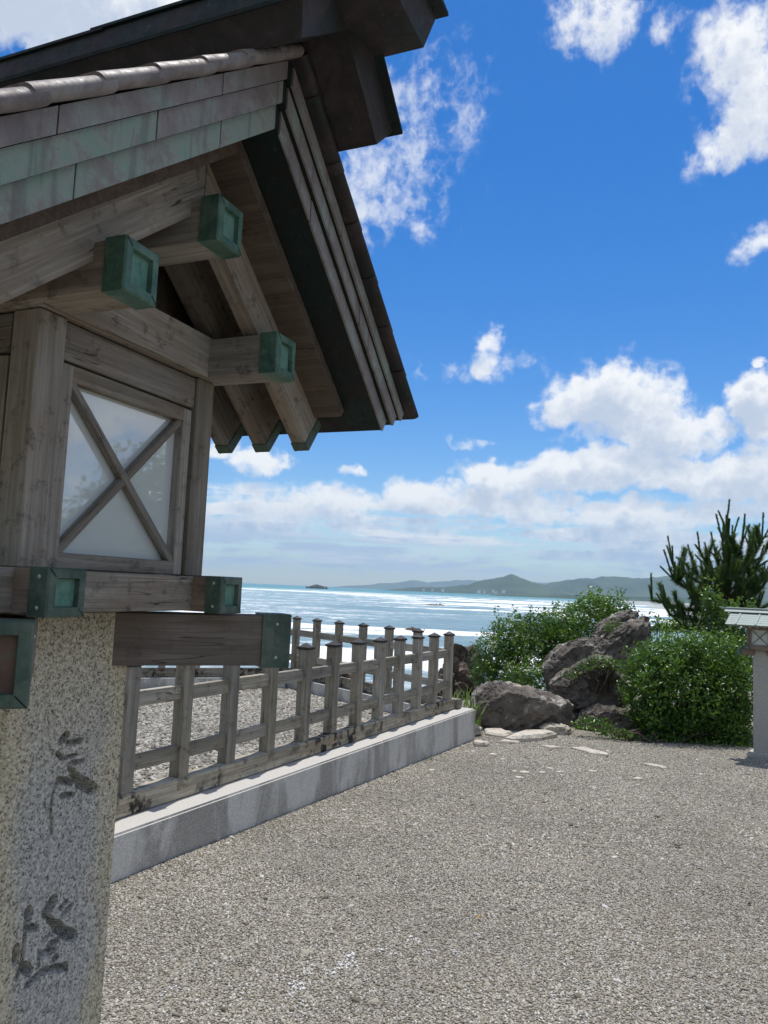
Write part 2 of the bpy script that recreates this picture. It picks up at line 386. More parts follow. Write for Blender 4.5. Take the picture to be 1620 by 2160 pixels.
wc = N.mix(N.mapr(rip, .3, .7, .0, .45), wc, (.04, .11, .15))
N.put(b.inputs['Base Color'], N.mix(foam, wc, (.78, .80, .80)))
N.put(b.inputs['Roughness'], N.mapr(foam, 0, 1, .45, .9))
N.put(b.inputs['Normal'], N.bump(N.math('ADD', rip, N.math('MULTIPLY', rip2, .25)), .9, 1.2)); M['sea'] = mt
mt, N, b = mat('wooded hill', .95, .1); co = worldpos(N)
n1 = N.noise(co, .004, 8, .65); n2 = N.noise(co, .02, 6, .7)
c = N.mix(N.mapr(n1, .35, .65), (.022, .045, .024), (.065, .095, .045)); c = N.mix(N.mapr(n2, .5, .7, 0, .6), c, (.02, .04, .022))
N.put(b.inputs['Base Color'], c); M['hill'] = mt
mt, N, b = mat('sand', .95, .1); N.put(b.inputs['Base Color'], N.mix(N.noise(worldpos(N), .02, 5), (.30, .31, .30), (.40, .41, .40))); M['sand'] = mt
mt, N, b = mat('house wall', .8, .2); b.inputs['Base Color'].default_value = (.75, .74, .7, 1); M['hwall'] = mt
mt, N, b = mat('house roof', .8, .2); b.inputs['Base Color'].default_value = (.16, .15, .16, 1); M['hroof'] = mt

# ------------------------------------------------------------------ mesh helpers
def link(name, me, parent=None, mw=None, label=None, cat=None, group=None, kind=None):
    o = bpy.data.objects.new(name, me); COL.objects.link(o)
    if parent is not None: o.parent = parent
    if mw is not None: o.matrix_local = mw
    if label: o['label'] = label
    if cat: o['category'] = cat
    if group: o['group'] = group
    if kind: o['kind'] = kind
    return o
def empty(name, loc, rz=0, label=None, cat=None, group=None, sc=1.0):
    o = bpy.data.objects.new(name, None); COL.objects.link(o)
    o.location = loc; o.rotation_euler = (0, 0, rz); o.scale = (sc,) * 3; o.empty_display_size = .1
    if label: o['label'] = label
    if cat: o['category'] = cat
    if group: o['group'] = group
    return o
def mesh_from(name, verts, faces, mats, smooth=False, mi=None):
    me = bpy.data.meshes.new(name); me.from_pydata([tuple(v) for v in verts], [], faces)
    for mm in (mats if isinstance(mats, (list, tuple)) else [mats]): me.materials.append(mm)
    if mi is not None: me.polygons.foreach_set('material_index', mi)
    if smooth: me.polygons.foreach_set('use_smooth', [True] * len(me.polygons))
    me.update(); return me
def bm_mesh(name, bm, mats, smooth=False):
    me = bpy.data.meshes.new(name); bm.normal_update(); bm.to_mesh(me); bm.free()
    for mm in (mats if isinstance(mats, (list, tuple)) else [mats]): me.materials.append(mm)
    if smooth: me.polygons.foreach_set('use_smooth', [True] * len(me.polygons))
    me.update(); return me
def bbox(bm, x0, x1, y0, y1, z0, z1):
    v = [bm.verts.new(p) for p in ((x0,y0,z0),(x1,y0,z0),(x1,y1,z0),(x0,y1,z0),(x0,y0,z1),(x1,y0,z1),(x1,y1,z1),(x0,y1,z1))]
    return [bm.faces.new([v[i] for i in f]) for f in ((3,2,1,0),(4,5,6,7),(0,1,5,4),(1,2,6,5),(2,3,7,6),(3,0,4,7))]
_bc = {}
def beam_mesh(l, w, h, mname, bev=.0015):
    """beam along local X, centred"""
    k = (round(l, 4), round(w, 4), round(h, 4), mname, bev)
    if k not in _bc:
        bm = bmesh.new(); bbox(bm, -l/2, l/2, -w/2, w/2, -h/2, h/2)
        if bev: bmesh.ops.bevel(bm, geom=bm.edges[:], offset=bev, segments=1, affect='EDGES')
        _bc[k] = bm_mesh('beam', bm, M[mname])
    return _bc[k]
def frame(o, x, up=(0, 0, 1)):
    """matrix whose local X runs along x and local Z nearest up, at o"""
    x = Vector(x).normalized(); up = Vector(up); y = up.cross(x).normalized(); z = x.cross(y)
    return Matrix(((x.x, y.x, z.x, o[0]), (x.y, y.y, z.y, o[1]), (x.z, y.z, z.z, o[2]), (0, 0, 0, 1)))
def beam(name, parent, a, b_, w, h, mname, up=(0, 0, 1), bev=.0015):
    a = Vector(a); b_ = Vector(b_)
    return link(name, beam_mesh((b_ - a).length, w, h, mname, bev), parent, frame((a + b_) / 2, b_ - a, up))
def prism(prof, x0, x1, close=True):
    """profile of (y,z) extruded along x"""
    n = len(prof); v = [(x0, y, z) for y, z in prof] + [(x1, y, z) for y, z in prof]
    f = [(i, (i + 1) % n, n + (i + 1) % n, n + i) for i in range(n)]
    f += [tuple(range(n))[::-1], tuple(range(n, 2 * n))]
    return v, f
def fixn(me):
    bm = bmesh.new(); bm.from_mesh(me); bmesh.ops.recalc_face_normals(bm, faces=bm.faces[:]); bm.to_mesh(me); bm.free(); me.update(); return me

def cap_mesh(w, h, d, fw, rec, m_side, m_panel, nails=True, open_back=.004):
    """sheet-metal end cap: sleeve along local X from 0 to d, framed end with a sunk panel"""
    bm = bmesh.new()
    W2, H2 = w / 2, h / 2
    ring = lambda x, a, c: [bm.verts.new((x, sy * a, sz * c)) for sy, sz in ((-1, -1), (1, -1), (1, 1), (-1, 1))]
    r0 = ring(0, W2, H2); r1 = ring(d - .002, W2, H2); r1b = ring(d, W2 - .002, H2 - .002)
    r2 = ring(d, W2 - fw, H2 - fw); r3 = ring(d - rec, W2 - fw - .001, H2 - fw - .001); rb = ring(0, W2 - open_back, H2 - open_back)
    for A, B, mi in ((rb, r0, 0), (r0, r1, 0), (r1, r1b, 0), (r1b, r2, 0), (r2, r3, 0)):
        for i in range(4):
            f = bm.faces.new((A[i], A[(i + 1) % 4], B[(i + 1) % 4], B[i])); f.material_index = mi
    f = bm.faces.new(r3); f.material_index = 1
    # mitre seams of the frame: thin raised lips at two corners
    for sy, sz in ((-1, 1), (1, -1)):
        p = Vector((d + .0003, sy * (W2 - .001), sz * (H2 - .001))); q = Vector((d + .0003, sy * (W2 - fw + .001), sz * (H2 - fw + .001)))
        dirv = (q - p).normalized(); side = Vector((0, -dirv.z, dirv.y)) * .0007
        vs = [bm.verts.new(t) for t in (p - side, p + side, q + side, q - side)]
        f = bm.faces.new(vs); f.material_index = 3
    if nails:
        for sy in (-1, 1):
            for sz in (-.62, .62):
                c = Vector((d * .5, sy * (W2 + .0002), sz * H2)); rr = .0022
                top = bm.verts.new(c + Vector((0, sy * .0012, 0)))
                rg = [bm.verts.new(c + Vector((math.cos(t) * rr, 0, math.sin(t) * rr))) for t in [k * math.pi / 4 for k in range(8)]]
                for i in range(8):
                    f = bm.faces.new((rg[i], rg[(i + 1) % 8], top)); f.material_index = 2
    bmesh.ops.recalc_face_normals(bm, faces=bm.faces[:])
    return bm_mesh('end_cap', bm, [M[m_side], M[m_panel], M['nail'], M['roof_dark']])

# ------------------------------------------------------------------ lantern
ST_RAW = [  # carved brush strokes: polyline (in a 1.926x enlargement of the shaft's face) and width
 ([(272, 97), (247, 122)], 30), ([(277, 130), (330, 121)], 21), ([(233, 172), (250, 190)], 17), ([(263, 191), (310, 176)], 13), ([(284, 213), (340, 201)], 17),
 ([(280, 225), (296, 252)], 18), ([(296, 252), (325, 285)], 30), ([(325, 285), (378, 318)], 44), ([(233, 278), (214, 340), (206, 400), (211, 490)], 12), ([(236, 277), (290, 291)], 22), ([(250, 343), (300, 339)], 20),
 ([(302, 262), (312, 328)], 7), ([(182, 372), (181, 388)], 11),
 ([(116, 812), (117, 836)], 34), ([(107, 850), (99, 940), (88, 1020), (70, 1085)], 17), ([(120, 879), (146, 881)], 24), ([(66, 962), (62, 1018)], 28), ([(96, 1036), (120, 1060)], 32),
 ([(216, 771), (188, 818)], 42), ([(270, 771), (246, 800)], 18), ([(290, 791), (256, 825)], 20), ([(198, 842), (225, 868)], 26), ([(225, 868), (262, 900)], 36), ([(262, 900), (300, 914)], 40),
 ([(222, 895), (178, 925)], 13), ([(236, 930), (200, 950)], 25), ([(164, 986), (222, 970)], 22), ([(224, 1003), (228, 1003)], 26), ([(155, 972), (160, 1040)], 10),
 ([(110, 1113), (140, 1085), (170, 1060), (215, 1046), (262, 1040)], 26), ([(262, 1038), (264, 1041)], 34)]
ST = [([(x / 1.926, 1500 + y / 1.926) for x, y in p], w / 1.926) for p, w in ST_RAW]

def pillar_mesh(h, carve=None):
    """square stone shaft 0.2 m wide; carve = (strokes in local y,z with half width) cut into the +X face"""
    a = .1; bv = .004
    V = []; F = []
    def quad(p): 
        i = len(V); V.extend(p); F.append((i, i + 1, i + 2, i + 3))
    def box_sides():
        c = [(-a + bv, -a), (a - bv, -a), (a, -a + bv), (a, a - bv), (a - bv, a), (-a + bv, a), (-a, a - bv), (-a, -a + bv)]
        for i in range(8):
            if i == 2: continue
            p, q = c[i], c[(i + 1) % 8]
            quad([(p[0], p[1], 0), (q[0], q[1], 0), (q[0], q[1], h), (p[0], p[1], h)])
        i0 = len(V); V.extend([(x, y, h) for x, y in c]); F.append(tuple(range(i0, i0 + 8)))
    box_sides()
    y0, y1 = -a + bv, a - bv
    if not carve:
        quad([(a, y0, 0), (a, y1, 0), (a, y1, h), (a, y0, h)])
        return V, F
    gy0, gy1, gz0, gz1 = -.082, .072, h - .48, h - .125
    for (p, q, r, s) in ((y0, y1, 0, gz0), (y0, y1, gz1, h), (y0, gy0, gz0, gz1), (gy1, y1, gz0, gz1)):
        quad([(a, p, r), (a, q, r), (a, q, s), (a, p, s)])
    ny, nz = 170, 390
    Y, Z = np.meshgrid(np.linspace(gy0, gy1, ny + 1), np.linspace(gz0, gz1, nz + 1))
    dep = np.zeros_like(Y)
    for pts, hw in carve:
        for (p, q) in zip(pts[:-1], pts[1:]):
            dx, dz = q[0] - p[0], q[1] - p[1]; L2 = dx * dx + dz * dz + 1e-12
            t = np.clip(((Y - p[0]) * dx + (Z - p[1]) * dz) / L2, 0, 1)
            d = np.hypot(Y - p[0] - t * dx, Z - p[1] - t * dz)
            w = hw * (1 - .25 * np.abs(t - .4))
            e = np.sqrt(np.clip(1 - (d / w) ** 2, 0, 1))
            dep = np.maximum(dep, e * min(.024, hw * 3.0))
    rng = np.random.default_rng(3)
    i0 = len(V)
    V.extend(zip((a - dep).ravel().tolist(), Y.ravel().tolist(), Z.ravel().tolist()))
    for j in range(nz):
        b0 = i0 + j * (ny + 1)
        F.extend([(b0 + i, b0 + i + 1, b0 + ny + 2 + i, b0 + ny + 1 + i) for i in range(ny)])
    return V, F

SL = .805
CS = 1 / math.hypot(1, SL); SN = SL * CS            # cos / sin of the roof slope
def lantern(root, h, roofmat=None, carve=None, detail=True):
    """all heights from the ground; local X = gable axis, local Y = across, h = eye-level datum of the upper frame"""
    Z = lambda v: h + v
    pm = M['granite'] if carve else M['granite2']
    V, F = pillar_mesh(h - .047, carve)
    link('pillar', fixn(mesh_from('pillar', V, F, pm)), root)
    bm = bmesh.new(); bbox(bm, -.17, .17, -.17, .17, -.12, .055); bmesh.ops.bevel(bm, geom=bm.edges[:], offset=.008, segments=2, affect='EDGES')
    link('plinth', bm_mesh('plinth', bm, M['granite2']), root)
    s = math.sqrt(.5)
    # two crossed arms laid corner to corner through the head of the shaft
    for k, d in enumerate(((s, s, 0), (-s, s, 0))):
        d = Vector(d); zc = Z(-.0825) + (.0006 if k else 0)
        arm = beam('cross_arm', root, d * -.352 + Vector((0, 0, zc)), d * .352 + Vector((0, 0, zc)), .048, .0725 - .002 * k, 'wood_red')
        for sg in (1, -1):
            pan = 'cap_brown' if (k == 1) else 'cap_panel'
            c = link('end_cap', cap_mesh(.053, .078, .043, .0125, .006, 'cap_dark', pan), arm)
            c.matrix_local = Matrix.Translation((sg * .322, 0, 0)) @ Matrix.Rotation(0 if sg > 0 else math.pi, 4, 'Z')
    # square frame of four beams with capped ends
    capm = cap_mesh(.053, .0515, .026, .0105, .006, 'cap_dark', 'cap_panel')
    for k in range(4):
        ang = k * math.pi / 2; rot = Matrix.Rotation(ang, 4, 'Z')
        zc = Z(-.018) + (.0004 if k % 2 else 0)
        o = rot @ Vector((0, .1525, 0)); dx = rot @ Vector((1, 0, 0))
        bmn = beam('frame_beam', root, o - dx * .2205 + Vector((0, 0, zc)), o + dx * .2205 + Vector((0, 0, zc)), .050, .0485 - (.001 if k % 2 else 0), 'wood' if k % 2 else 'wood_red')
        for sg in (1, -1):
            c = link('end_cap', capm, bmn)
            c.matrix_local = Matrix.Translation((sg * .201, 0, 0)) @ Matrix.Rotation(0 if sg > 0 else math.pi, 4, 'Z')
    beam('floor_board', root, (-.16, 0, Z(-.002)), (.16, 0, Z(-.002)), .32, .012, 'wood')
    # corner posts
    for sx_ in (-1, 1):
        for sy in (-1, 1):
            beam('post', root, (sx_ * .147, sy * .144, Z(.0065)), (sx_ * .147, sy * .144, Z(.292)), .040, .040, 'wood', up=(1, 0, 0))
    # four glazed sides
    for k in range(4):
        rot = Matrix.Rotation(k * math.pi / 2, 4, 'Z')
        G_ = lambda p: rot @ Vector(p)
        up = rot @ Vector((1, 0, 0))
        win = link('window', beam_mesh(.245, .003, .235, 'pane', 0), root, frame(G_((.146, 0, Z(.126))), G_((0, 1, 0)), (0, 0, 1)))
        win.name = 'window_pane'
        a_, b0_ = G_((.151, -.121, Z(.0165))), G_((.151, .121, Z(.0165)))
        wf = beam('window_frame', root, a_, b0_, .020, .019, 'wood')
        wfm = frame((a_ + b0_) / 2, b0_ - a_).inverted()
        def sub(nm, a, b_, w, hh, upv=(0, 0, 1)):
            a = Vector(a); b_ = Vector(b_)
            ob = link(nm, beam_mesh((b_ - a).length, w, hh, 'wood', .0012), wf)
            ob.matrix_local = wfm @ frame((a + b_) / 2, b_ - a, upv)
            return ob
        sub('rail', G_((.151, -.121, Z(.234))), G_((.151, .121, Z(.234))), .020, .019)
        for sy in (-1, 1):
            sub('stile', G_((.1513, sy * .1125, Z(.0075))), G_((.1513, sy * .1125, Z(.2425))), .0205, .018, rot @ Vector((0, 1, 0)))
        sub('diagonal_bar', G_((.1535, -.103, Z(.026))), G_((.1535, .103, Z(.224))), .010, .0105)
        sub('diagonal_bar', G_((.1545, -.103, Z(.224))), G_((.1545, .103, Z(.026))), .010, .0105)
        beam('lintel', root, G_((.150, -.124, Z(.2685))), G_((.150, .124, Z(.2685))), .026, .044, 'wood')
    # tie plates and purlins
    for sx_ in (-1, 1):
        beam('tie_plate', root, (sx_ * .155, -.172, Z(.3225)), (sx_ * .155, .172, Z(.3225)), .050, .059, 'wood')
    pcap = cap_mesh(.053, .0585, .028, .0105, .006, 'cap', 'cap_panel', nails=False)
    for y, zc in ((-.153, .321), (.153, .321), (0, .4435)):
        p = beam('purlin', root, (-.287, y, Z(zc)), (.287, y, Z(zc)), .050, .0555, 'wood')
        for sg in (1, -1):
            c = link('end_cap', pcap, p); c.matrix_local = Matrix.Translation((sg * .2655, 0, 0)) @ Matrix.Rotation(0 if sg > 0 else math.pi, 4, 'Z')
    for sx_ in (-1, 1):
        v, f = prism([(-.20, Z(.353)), (.20, Z(.353)), (.20, Z(.56 - SL * .20)), (0, Z(.555)), (-.20, Z(.56 - SL * .20))], sx_ * .104, sx_ * .116)
        link('gable_shade_board', fixn(mesh_from('gable_shade_board', v, f, M['wood_dark'])), root)  # added board: keeps light out so the gable hollow reads dark
    # rafters with capped feet
    rc = cap_mesh(.0275, .0615, .018, .006, .001, 'cap_dark', 'cap_dark', nails=False)
    for sy in (-1, 1):
        dv = Vector((0, sy * CS, -SN)); nv = Vector((0, sy * SN, CS))
        for x in (.2375, .1640, .0912, .0, -.0912, -.1640, -.2375):
            foot = Vector((x, sy * .314, Z(.47 - SL * .314))) + nv * .030
            topp = Vector((x, sy * .012, Z(.47 - SL * .012))) + nv * .030
            fm = frame(foot, dv, nv); fi = fm.inverted()
            top_ = [fi @ Vector((x, sy * .0008, Z(.47 + .0)) ), fi @ Vector((x, sy * .0008, Z(.47) + .059 / CS))]
            vv = []
            for w_ in (-.0125, .0125):
                vv += [(-.002, w_, -.0295), (-.002, w_, .0295), (top_[1].x, w_, .0295), (top_[0].x, w_, -.0295)]
            ff = [(0, 1, 2, 3), (7, 6, 5, 4), (0, 4, 5, 1), (1, 5, 6, 2), (2, 6, 7, 3), (3, 7, 4, 0)]
            r = link('rafter', fixn(mesh_from('rafter', vv, ff, M['wood'])), root, fm)
            c = link('foot_cap', rc, r); c.matrix_local = Matrix.Translation((-.017, 0, 0))
    # wooden deck under the copper
    def slope_slab(z0b, z0t, xe, ye, sy, ycut=0.0, perp=True):
        t = (z0t - z0b) * CS
        ox = t * SN if perp else 0.0
        oz = t * CS
        b0 = (sy * ycut, Z(z0b - SL * ycut)); b1 = (sy * ye, Z(z0b - SL * ye)); t1 = (sy * (ye + ox), Z(z0b - SL * ye) + oz); t0 = (sy * ycut, Z(z0t - SL * ycut))
        return prism([b0, b1, t1, t0], -xe, xe)
    for sy in (-1, 1):
        v, f = slope_slab(.539, .5603, .298, .3285, sy)
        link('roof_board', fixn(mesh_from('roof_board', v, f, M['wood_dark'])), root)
    # copper clad layers: one mesh carrying the seamed edge plates and the top courses
    V = []; F = []
    LAY = [(.5625, .5925, .352, .376), (.5945, .6225, .360, .399), (.6245, .6475, .366, .421)]
    for sy in (-1, 1):
        for (b0, t0, xe, ye) in LAY:
            v, f = slope_slab(b0, t0, xe - .002, ye, sy); i = len(V); V += v; F += [tuple(i + q for q in ff) for ff in f]
    roof = link('roof', fixn(mesh_from('roof', V, F, roofmat or M['roof_dark'])), root)
    rng = random.Random(5)
    SE = [[.115, .31], [.225], [.135, .345]]
    for sy in (-1, 1):
        for k, (b0, t0, xe, ye) in enumerate(LAY):
            for sx_ in (1, -1):
                cuts = [0.006] + [c + (0 if sy < 0 and sx_ > 0 else rng.uniform(-.03, .03)) for c in SE[k]] + [ye]
                for a_, b_ in zip(cuts[:-1], cuts[1:]):
                    g_ = .0009; ta = a_ + g_; tb = b_ - (g_ if b_ < ye else 0)
                    tp = (t0 - b0) * CS; ox = tp * SN if b_ >= ye else 0
                    prof = [(sy * ta, Z(b0 - SL * ta) - .0012), (sy * tb, Z(b0 - SL * tb) - .0012), (sy * (tb + ox), Z(b0 - SL * tb) + tp * CS if ox else Z(t0 - SL * tb)), (sy * ta, Z(t0 - SL * ta))]
                    v, f = prism(prof, sx_ * (xe - .0025), sx_ * (xe + rng.uniform(0, .0012)))
                    mm = roofmat or (M['band_hi'] if (k == 2 or (k == 1 and a_ < .2) or sy > 0) else M['band'])
                    link('copper_plate', fixn(mesh_from('copper_plate', v, f, mm)), roof)
    # top courses with rolled edges
    pitch = .066
    prof = []
    for k in range(11):
        t = -math.pi * .55 + k / 10 * math.pi * 1.05
        prof.append((.3770 + .0095 * math.cos(t), .0070 + .0074 * math.sin(t)))
    full = [(-x, z) for x, z in prof[::-1]]
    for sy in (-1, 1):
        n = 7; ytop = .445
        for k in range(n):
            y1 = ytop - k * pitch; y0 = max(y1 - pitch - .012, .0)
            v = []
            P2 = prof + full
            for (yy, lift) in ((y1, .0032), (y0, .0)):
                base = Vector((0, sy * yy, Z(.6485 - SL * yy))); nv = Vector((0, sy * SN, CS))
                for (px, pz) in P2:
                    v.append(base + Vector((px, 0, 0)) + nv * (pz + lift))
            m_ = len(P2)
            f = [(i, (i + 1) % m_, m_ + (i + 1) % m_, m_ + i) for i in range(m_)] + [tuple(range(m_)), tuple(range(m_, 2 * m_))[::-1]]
            cm = fixn(mesh_from('roof_course', v, f, roofmat or (M['roll'] if sy < 0 else M['ridge'])))  # right slope takes the darker copper; its shade is put into the colour
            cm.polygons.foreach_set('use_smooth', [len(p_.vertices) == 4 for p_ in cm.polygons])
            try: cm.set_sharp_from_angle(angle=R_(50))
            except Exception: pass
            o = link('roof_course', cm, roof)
    if roofmat:
        for sy in (-1, 1):
            for x in (-.25, 0.0, .25):
                nv = Vector((0, sy * SN, CS)); a0 = Vector((x, sy * .06, Z(.672 - SL * .06))); a1 = Vector((x, sy * .447, Z(.672 - SL * .447)))
                bt = beam('roof_batten', root, a0 + nv * .006, a1 + nv * .006, .022, .016, 'cap', up=nv); bt.data = bt.data.copy(); bt.data.materials[0] = roofmat
    # lower ridge cover, roof-shaped
    rm = roofmat or M['ridge']
    zb = .668; tk = .036
    for sy in (-1, 1):
        yb = .104; nv = (SN * tk, CS * tk)
        prof = [(0.0, Z(zb)), (sy * yb, Z(zb - .82 * yb)), (sy * (yb + nv[0]), Z(zb - .82 * yb) + nv[1]), (0.0, Z(zb + tk / CS))]
        v, f = prism(prof, -.441, .441)
        n4 = 4
        for i in (2, 3): v[i] = (-.453, *v[i][1:]); v[n4 + i] = (.453, *v[n4 + i][1:])
        rc_ = link('ridge_cover', fixn(mesh_from('ridge_cover', v, f, rm)), root)
        pl = [(0.0, Z(zb + tk / CS) + .0005), (sy * (yb + nv[0] + .004), Z(zb - .82 * yb) + nv[1] - .003), (sy * (yb + nv[0] + .005), Z(zb - .82 * yb) + nv[1] + .001), (0.0, Z(zb + tk / CS) + .004)]
        v, f = prism(pl, -.466, .466)
        link('cover_sheet', fixn(mesh_from('cover_sheet', v, f, M['roof_dark'] if not roofmat else roofmat)), rc_)
    # upper ridge box
    v, f = prism([(-.061, Z(.670)), (.061, Z(.670)), (.061, Z(.7055)), (-.061, Z(.7055))], -.518, .518)
    for i in (2, 3): v[i] = (-.533, *v[i][1:]); v[4 + i] = (.533, *v[4 + i][1:])
    rb = link('ridge_box', fixn(mesh_from('ridge_box', v, f, rm)), root)
    for (x0, x1, dz) in ((-.548, .12, .0), (.10, .548, .0022)):
        v, f = prism([(-.0645, Z(.7045) + dz), (.0645, Z(.7045) + dz), (.0645, Z(.7085) + dz), (0, Z(.7125) + dz), (-.0645, Z(.7085) + dz)], x0, x1)
        link('ridge_sheet', fixn(mesh_from('ridge_sheet', v, f, M['roof_dark'] if not roofmat else roofmat)), rb)

LAN_ROT = R_(-22.5); LAN_POS = Vector((-.477, 1.033, 0.0))
lroot = empty('stone_lantern', LAN_POS, LAN_ROT, 'large weathered lantern with carved granite shaft and green copper roof, close on the left', 'lantern', 'shrine lanterns')
# carved characters: turn the strokes into shaft coordinates
inv = (Matrix.Translation(LAN_POS) @ Matrix.Rotation(LAN_ROT, 4, 'Z')).inverted()
def to_face(px, py):
    o = inv @ EYE; d = inv.to_3x3() @ ray(px, py); t = (.1 - o.x) / d.x; q = o + d * t; return (q.y, q.z)
carve = []
for pts, w in ST:
    carve.append(([to_face(*p) for p in pts], w * .5 / 1620 * 1.12 * 1.12))
lantern(lroot, 1.5, None, carve)

FAR_S = .765
fl = at(1609, 1588, 8.30)
froot = empty('stone_lantern', (fl.x, fl.y, -.092), R_(-22.5), 'small distant lantern with pale green roof beside the dark bush at right', 'lantern', 'shrine lanterns', FAR_S)
froot.rotation_euler = (0, 0, R_(-36.5))
lantern(froot, 1.5, M['pale_roof'], None)
# the far one carries a flatter roof: squash everything above its wall plates
bpy.context.view_layer.update()
fi = froot.matrix_world.inverted(); ZR = 1.79
done = []
for ch in list(froot.children_recursive):
    if ch.type != 'MESH': continue
    mw = fi @ ch.matrix_world
    if max((mw @ Vector(c)).z for c in ch.bound_box) < 1.80: continue
    done.append((ch, mw))
for ch, mw in done:
    me = ch.data.copy(); me.transform(mw)
    for v in me.vertices:
        if v.co.z > ZR: v.co.z = ZR + (v.co.z - ZR) * .55
        elif v.co.y and abs(v.co.y) > .2: v.co.z = ZR + (v.co.z - ZR) * .55
    ch.data = me
for ch, mw in done: ch.matrix_basis = Matrix.Identity(4); ch.matrix_parent_inverse = Matrix.Identity(4)
bpy.context.view_layer.update()

# ------------------------------------------------------------------ ground sheet and sea
def gz(x, y):
    """height of the walked ground"""
    return 0.0 if y < 4.2 else max(-.0226 * (y - 4.2), -.13)
def smooth(t): t = min(max(t, 0), 1); return t * t * (3 - 2 * t)
def edge_y(x):
    """where the headland falls away to the sea"""
    if x < -6: return 10.5
    if x < 1.2: return 11.6 + .15 * math.sin(x * 2)
    return min(11.6 + (x - 1.2) * 1.1, 16.5)
def terrain(x, y):
    z = gz(x, y)
    e = edge_y(x)
    d = y - e
    if d > 0:
        fall = smooth(d / 9.0) * 8.5
        z -= fall
        z += .5 * mnoise.fractal(Vector((x * .5, y * .5, 3)), 1, 2, 4) * smooth(d / 2)
    return z
SEA_Z = -6.0
xs = np.concatenate([-np.geomspace(30000, 12, 14), np.linspace(-11, 16, 82), np.geomspace(17.5, 30000, 14)])
ys = np.concatenate([-np.geomspace(3000, 6, 8), np.linspace(-5, 24, 88), np.geomspace(25, 40000, 16)])
V = [(x, y, terrain(x, y)) for y in ys for x in xs]
nx = len(xs)
F = [(j * nx + i, j * nx + i + 1, (j + 1) * nx + i + 1, (j + 1) * nx + i) for j in range(len(ys) - 1) for i in range(nx - 1)]
mi = []
for (a, b_, c_, d_) in F:
    cx = (V[a][0] + V[c_][0]) / 2; cy = (V[a][1] + V[c_][1]) / 2
    mi.append(0 if cy < min(edge_y(cx) + .3, 60) else 1)
link('ground', mesh_from('ground', V, F, [M['gravel'], M['earth']], True, mi), kind='structure')

# sea sheet: swell running in to the shore
sy_ = np.concatenate([np.linspace(13, 60, 40), np.geomspace(60.5, 1500, 620), np.geomspace(1520, 60000, 40)])
nxs = 300
U = np.linspace(-1, 1, nxs)
V = []; foamv = []
def swell(x, y):
    ph = y * .135 + x * .012 + 1.6 * np.sin(x * .011 + y * .005) + .8 * np.sin(x * .029 + 1.3 + y * .01) + .45 * np.sin(x * .07 + y * .02)
    env = .55 + .45 * np.sin(x * .017 + y * .011 + 2 * np.sin(y * .006))
    crest = np.exp(3.2 * (np.cos(ph) - 1))
    amp = 1.7 * np.clip((y - 40) / 60, .12, 1) * np.clip(1 - (y - 500) / 900, .0, 1)
    return crest * env * amp, crest * env
vs = []
for y in sy_:
    half = 60 + .95 * y
    x = U * half
    hgt, cr = swell(x, np.full_like(x, y))
    hgt = hgt + .10 * np.sin(x * .33 + y * .5) * np.sin(x * .11 - y * .27)
    if y > 1500: hgt = hgt * 0; cr = cr * 0
    vs.append(np.stack([x, np.full_like(x, y), SEA_Z + hgt], -1)); foamv.append(cr)
vs = np.concatenate(vs); foamv = np.concatenate(foamv)
# skirt rows reach the horizon on both sides
F = [(j * nxs + i, j * nxs + i + 1, (j + 1) * nxs + i + 1, (j + 1) * nxs + i) for j in range(len(sy_) - 1) for i in range(nxs - 1)]
me = mesh_from('sea', vs.tolist(), F, M['sea'], True)
at_ = me.attributes.new('foam', 'FLOAT', 'POINT'); at_.data.foreach_set('value', foamv.astype(np.float32))
link('sea', me, kind='structure')

# unseen slope behind and left, added to hold back light from that side
V = []; F = []; na, nr_ = 90, 26
for j in range(nr_ + 1):
    for i in range(na + 1):
        a = R_(135 + 150 * i / na); r0 = 7.0; rr = r0 + 22 * (j / nr_) ** 1.8
        edge = smooth(i / 14) * smooth((na - i) / 14)
        hh = 7 * smooth((rr - r0) / 10) * edge * (1 + .25 * mnoise.fractal(Vector((math.sin(a) * 2, math.cos(a) * 2, rr * .1)), 1, 2, 3))
        hh += 1.3 * mnoise.fractal(Vector((math.sin(a) * rr * .8, math.cos(a) * rr * .8, 7)), .8, 2, 5) * smooth((rr - r0) / 3)
        V.append((math.sin(a) * rr, math.cos(a) * rr, -.05 + max(hh, 0) if j else -.3))
for j in range(nr_):
    for i in range(na): F.append((j * (na + 1) + i, j * (na + 1) + i + 1, (j + 1) * (na + 1) + i + 1, (j + 1) * (na + 1) + i))
link('shading_slope', fixn(mesh_from('shading_slope', V, F, M['hill'], True)), kind='structure')
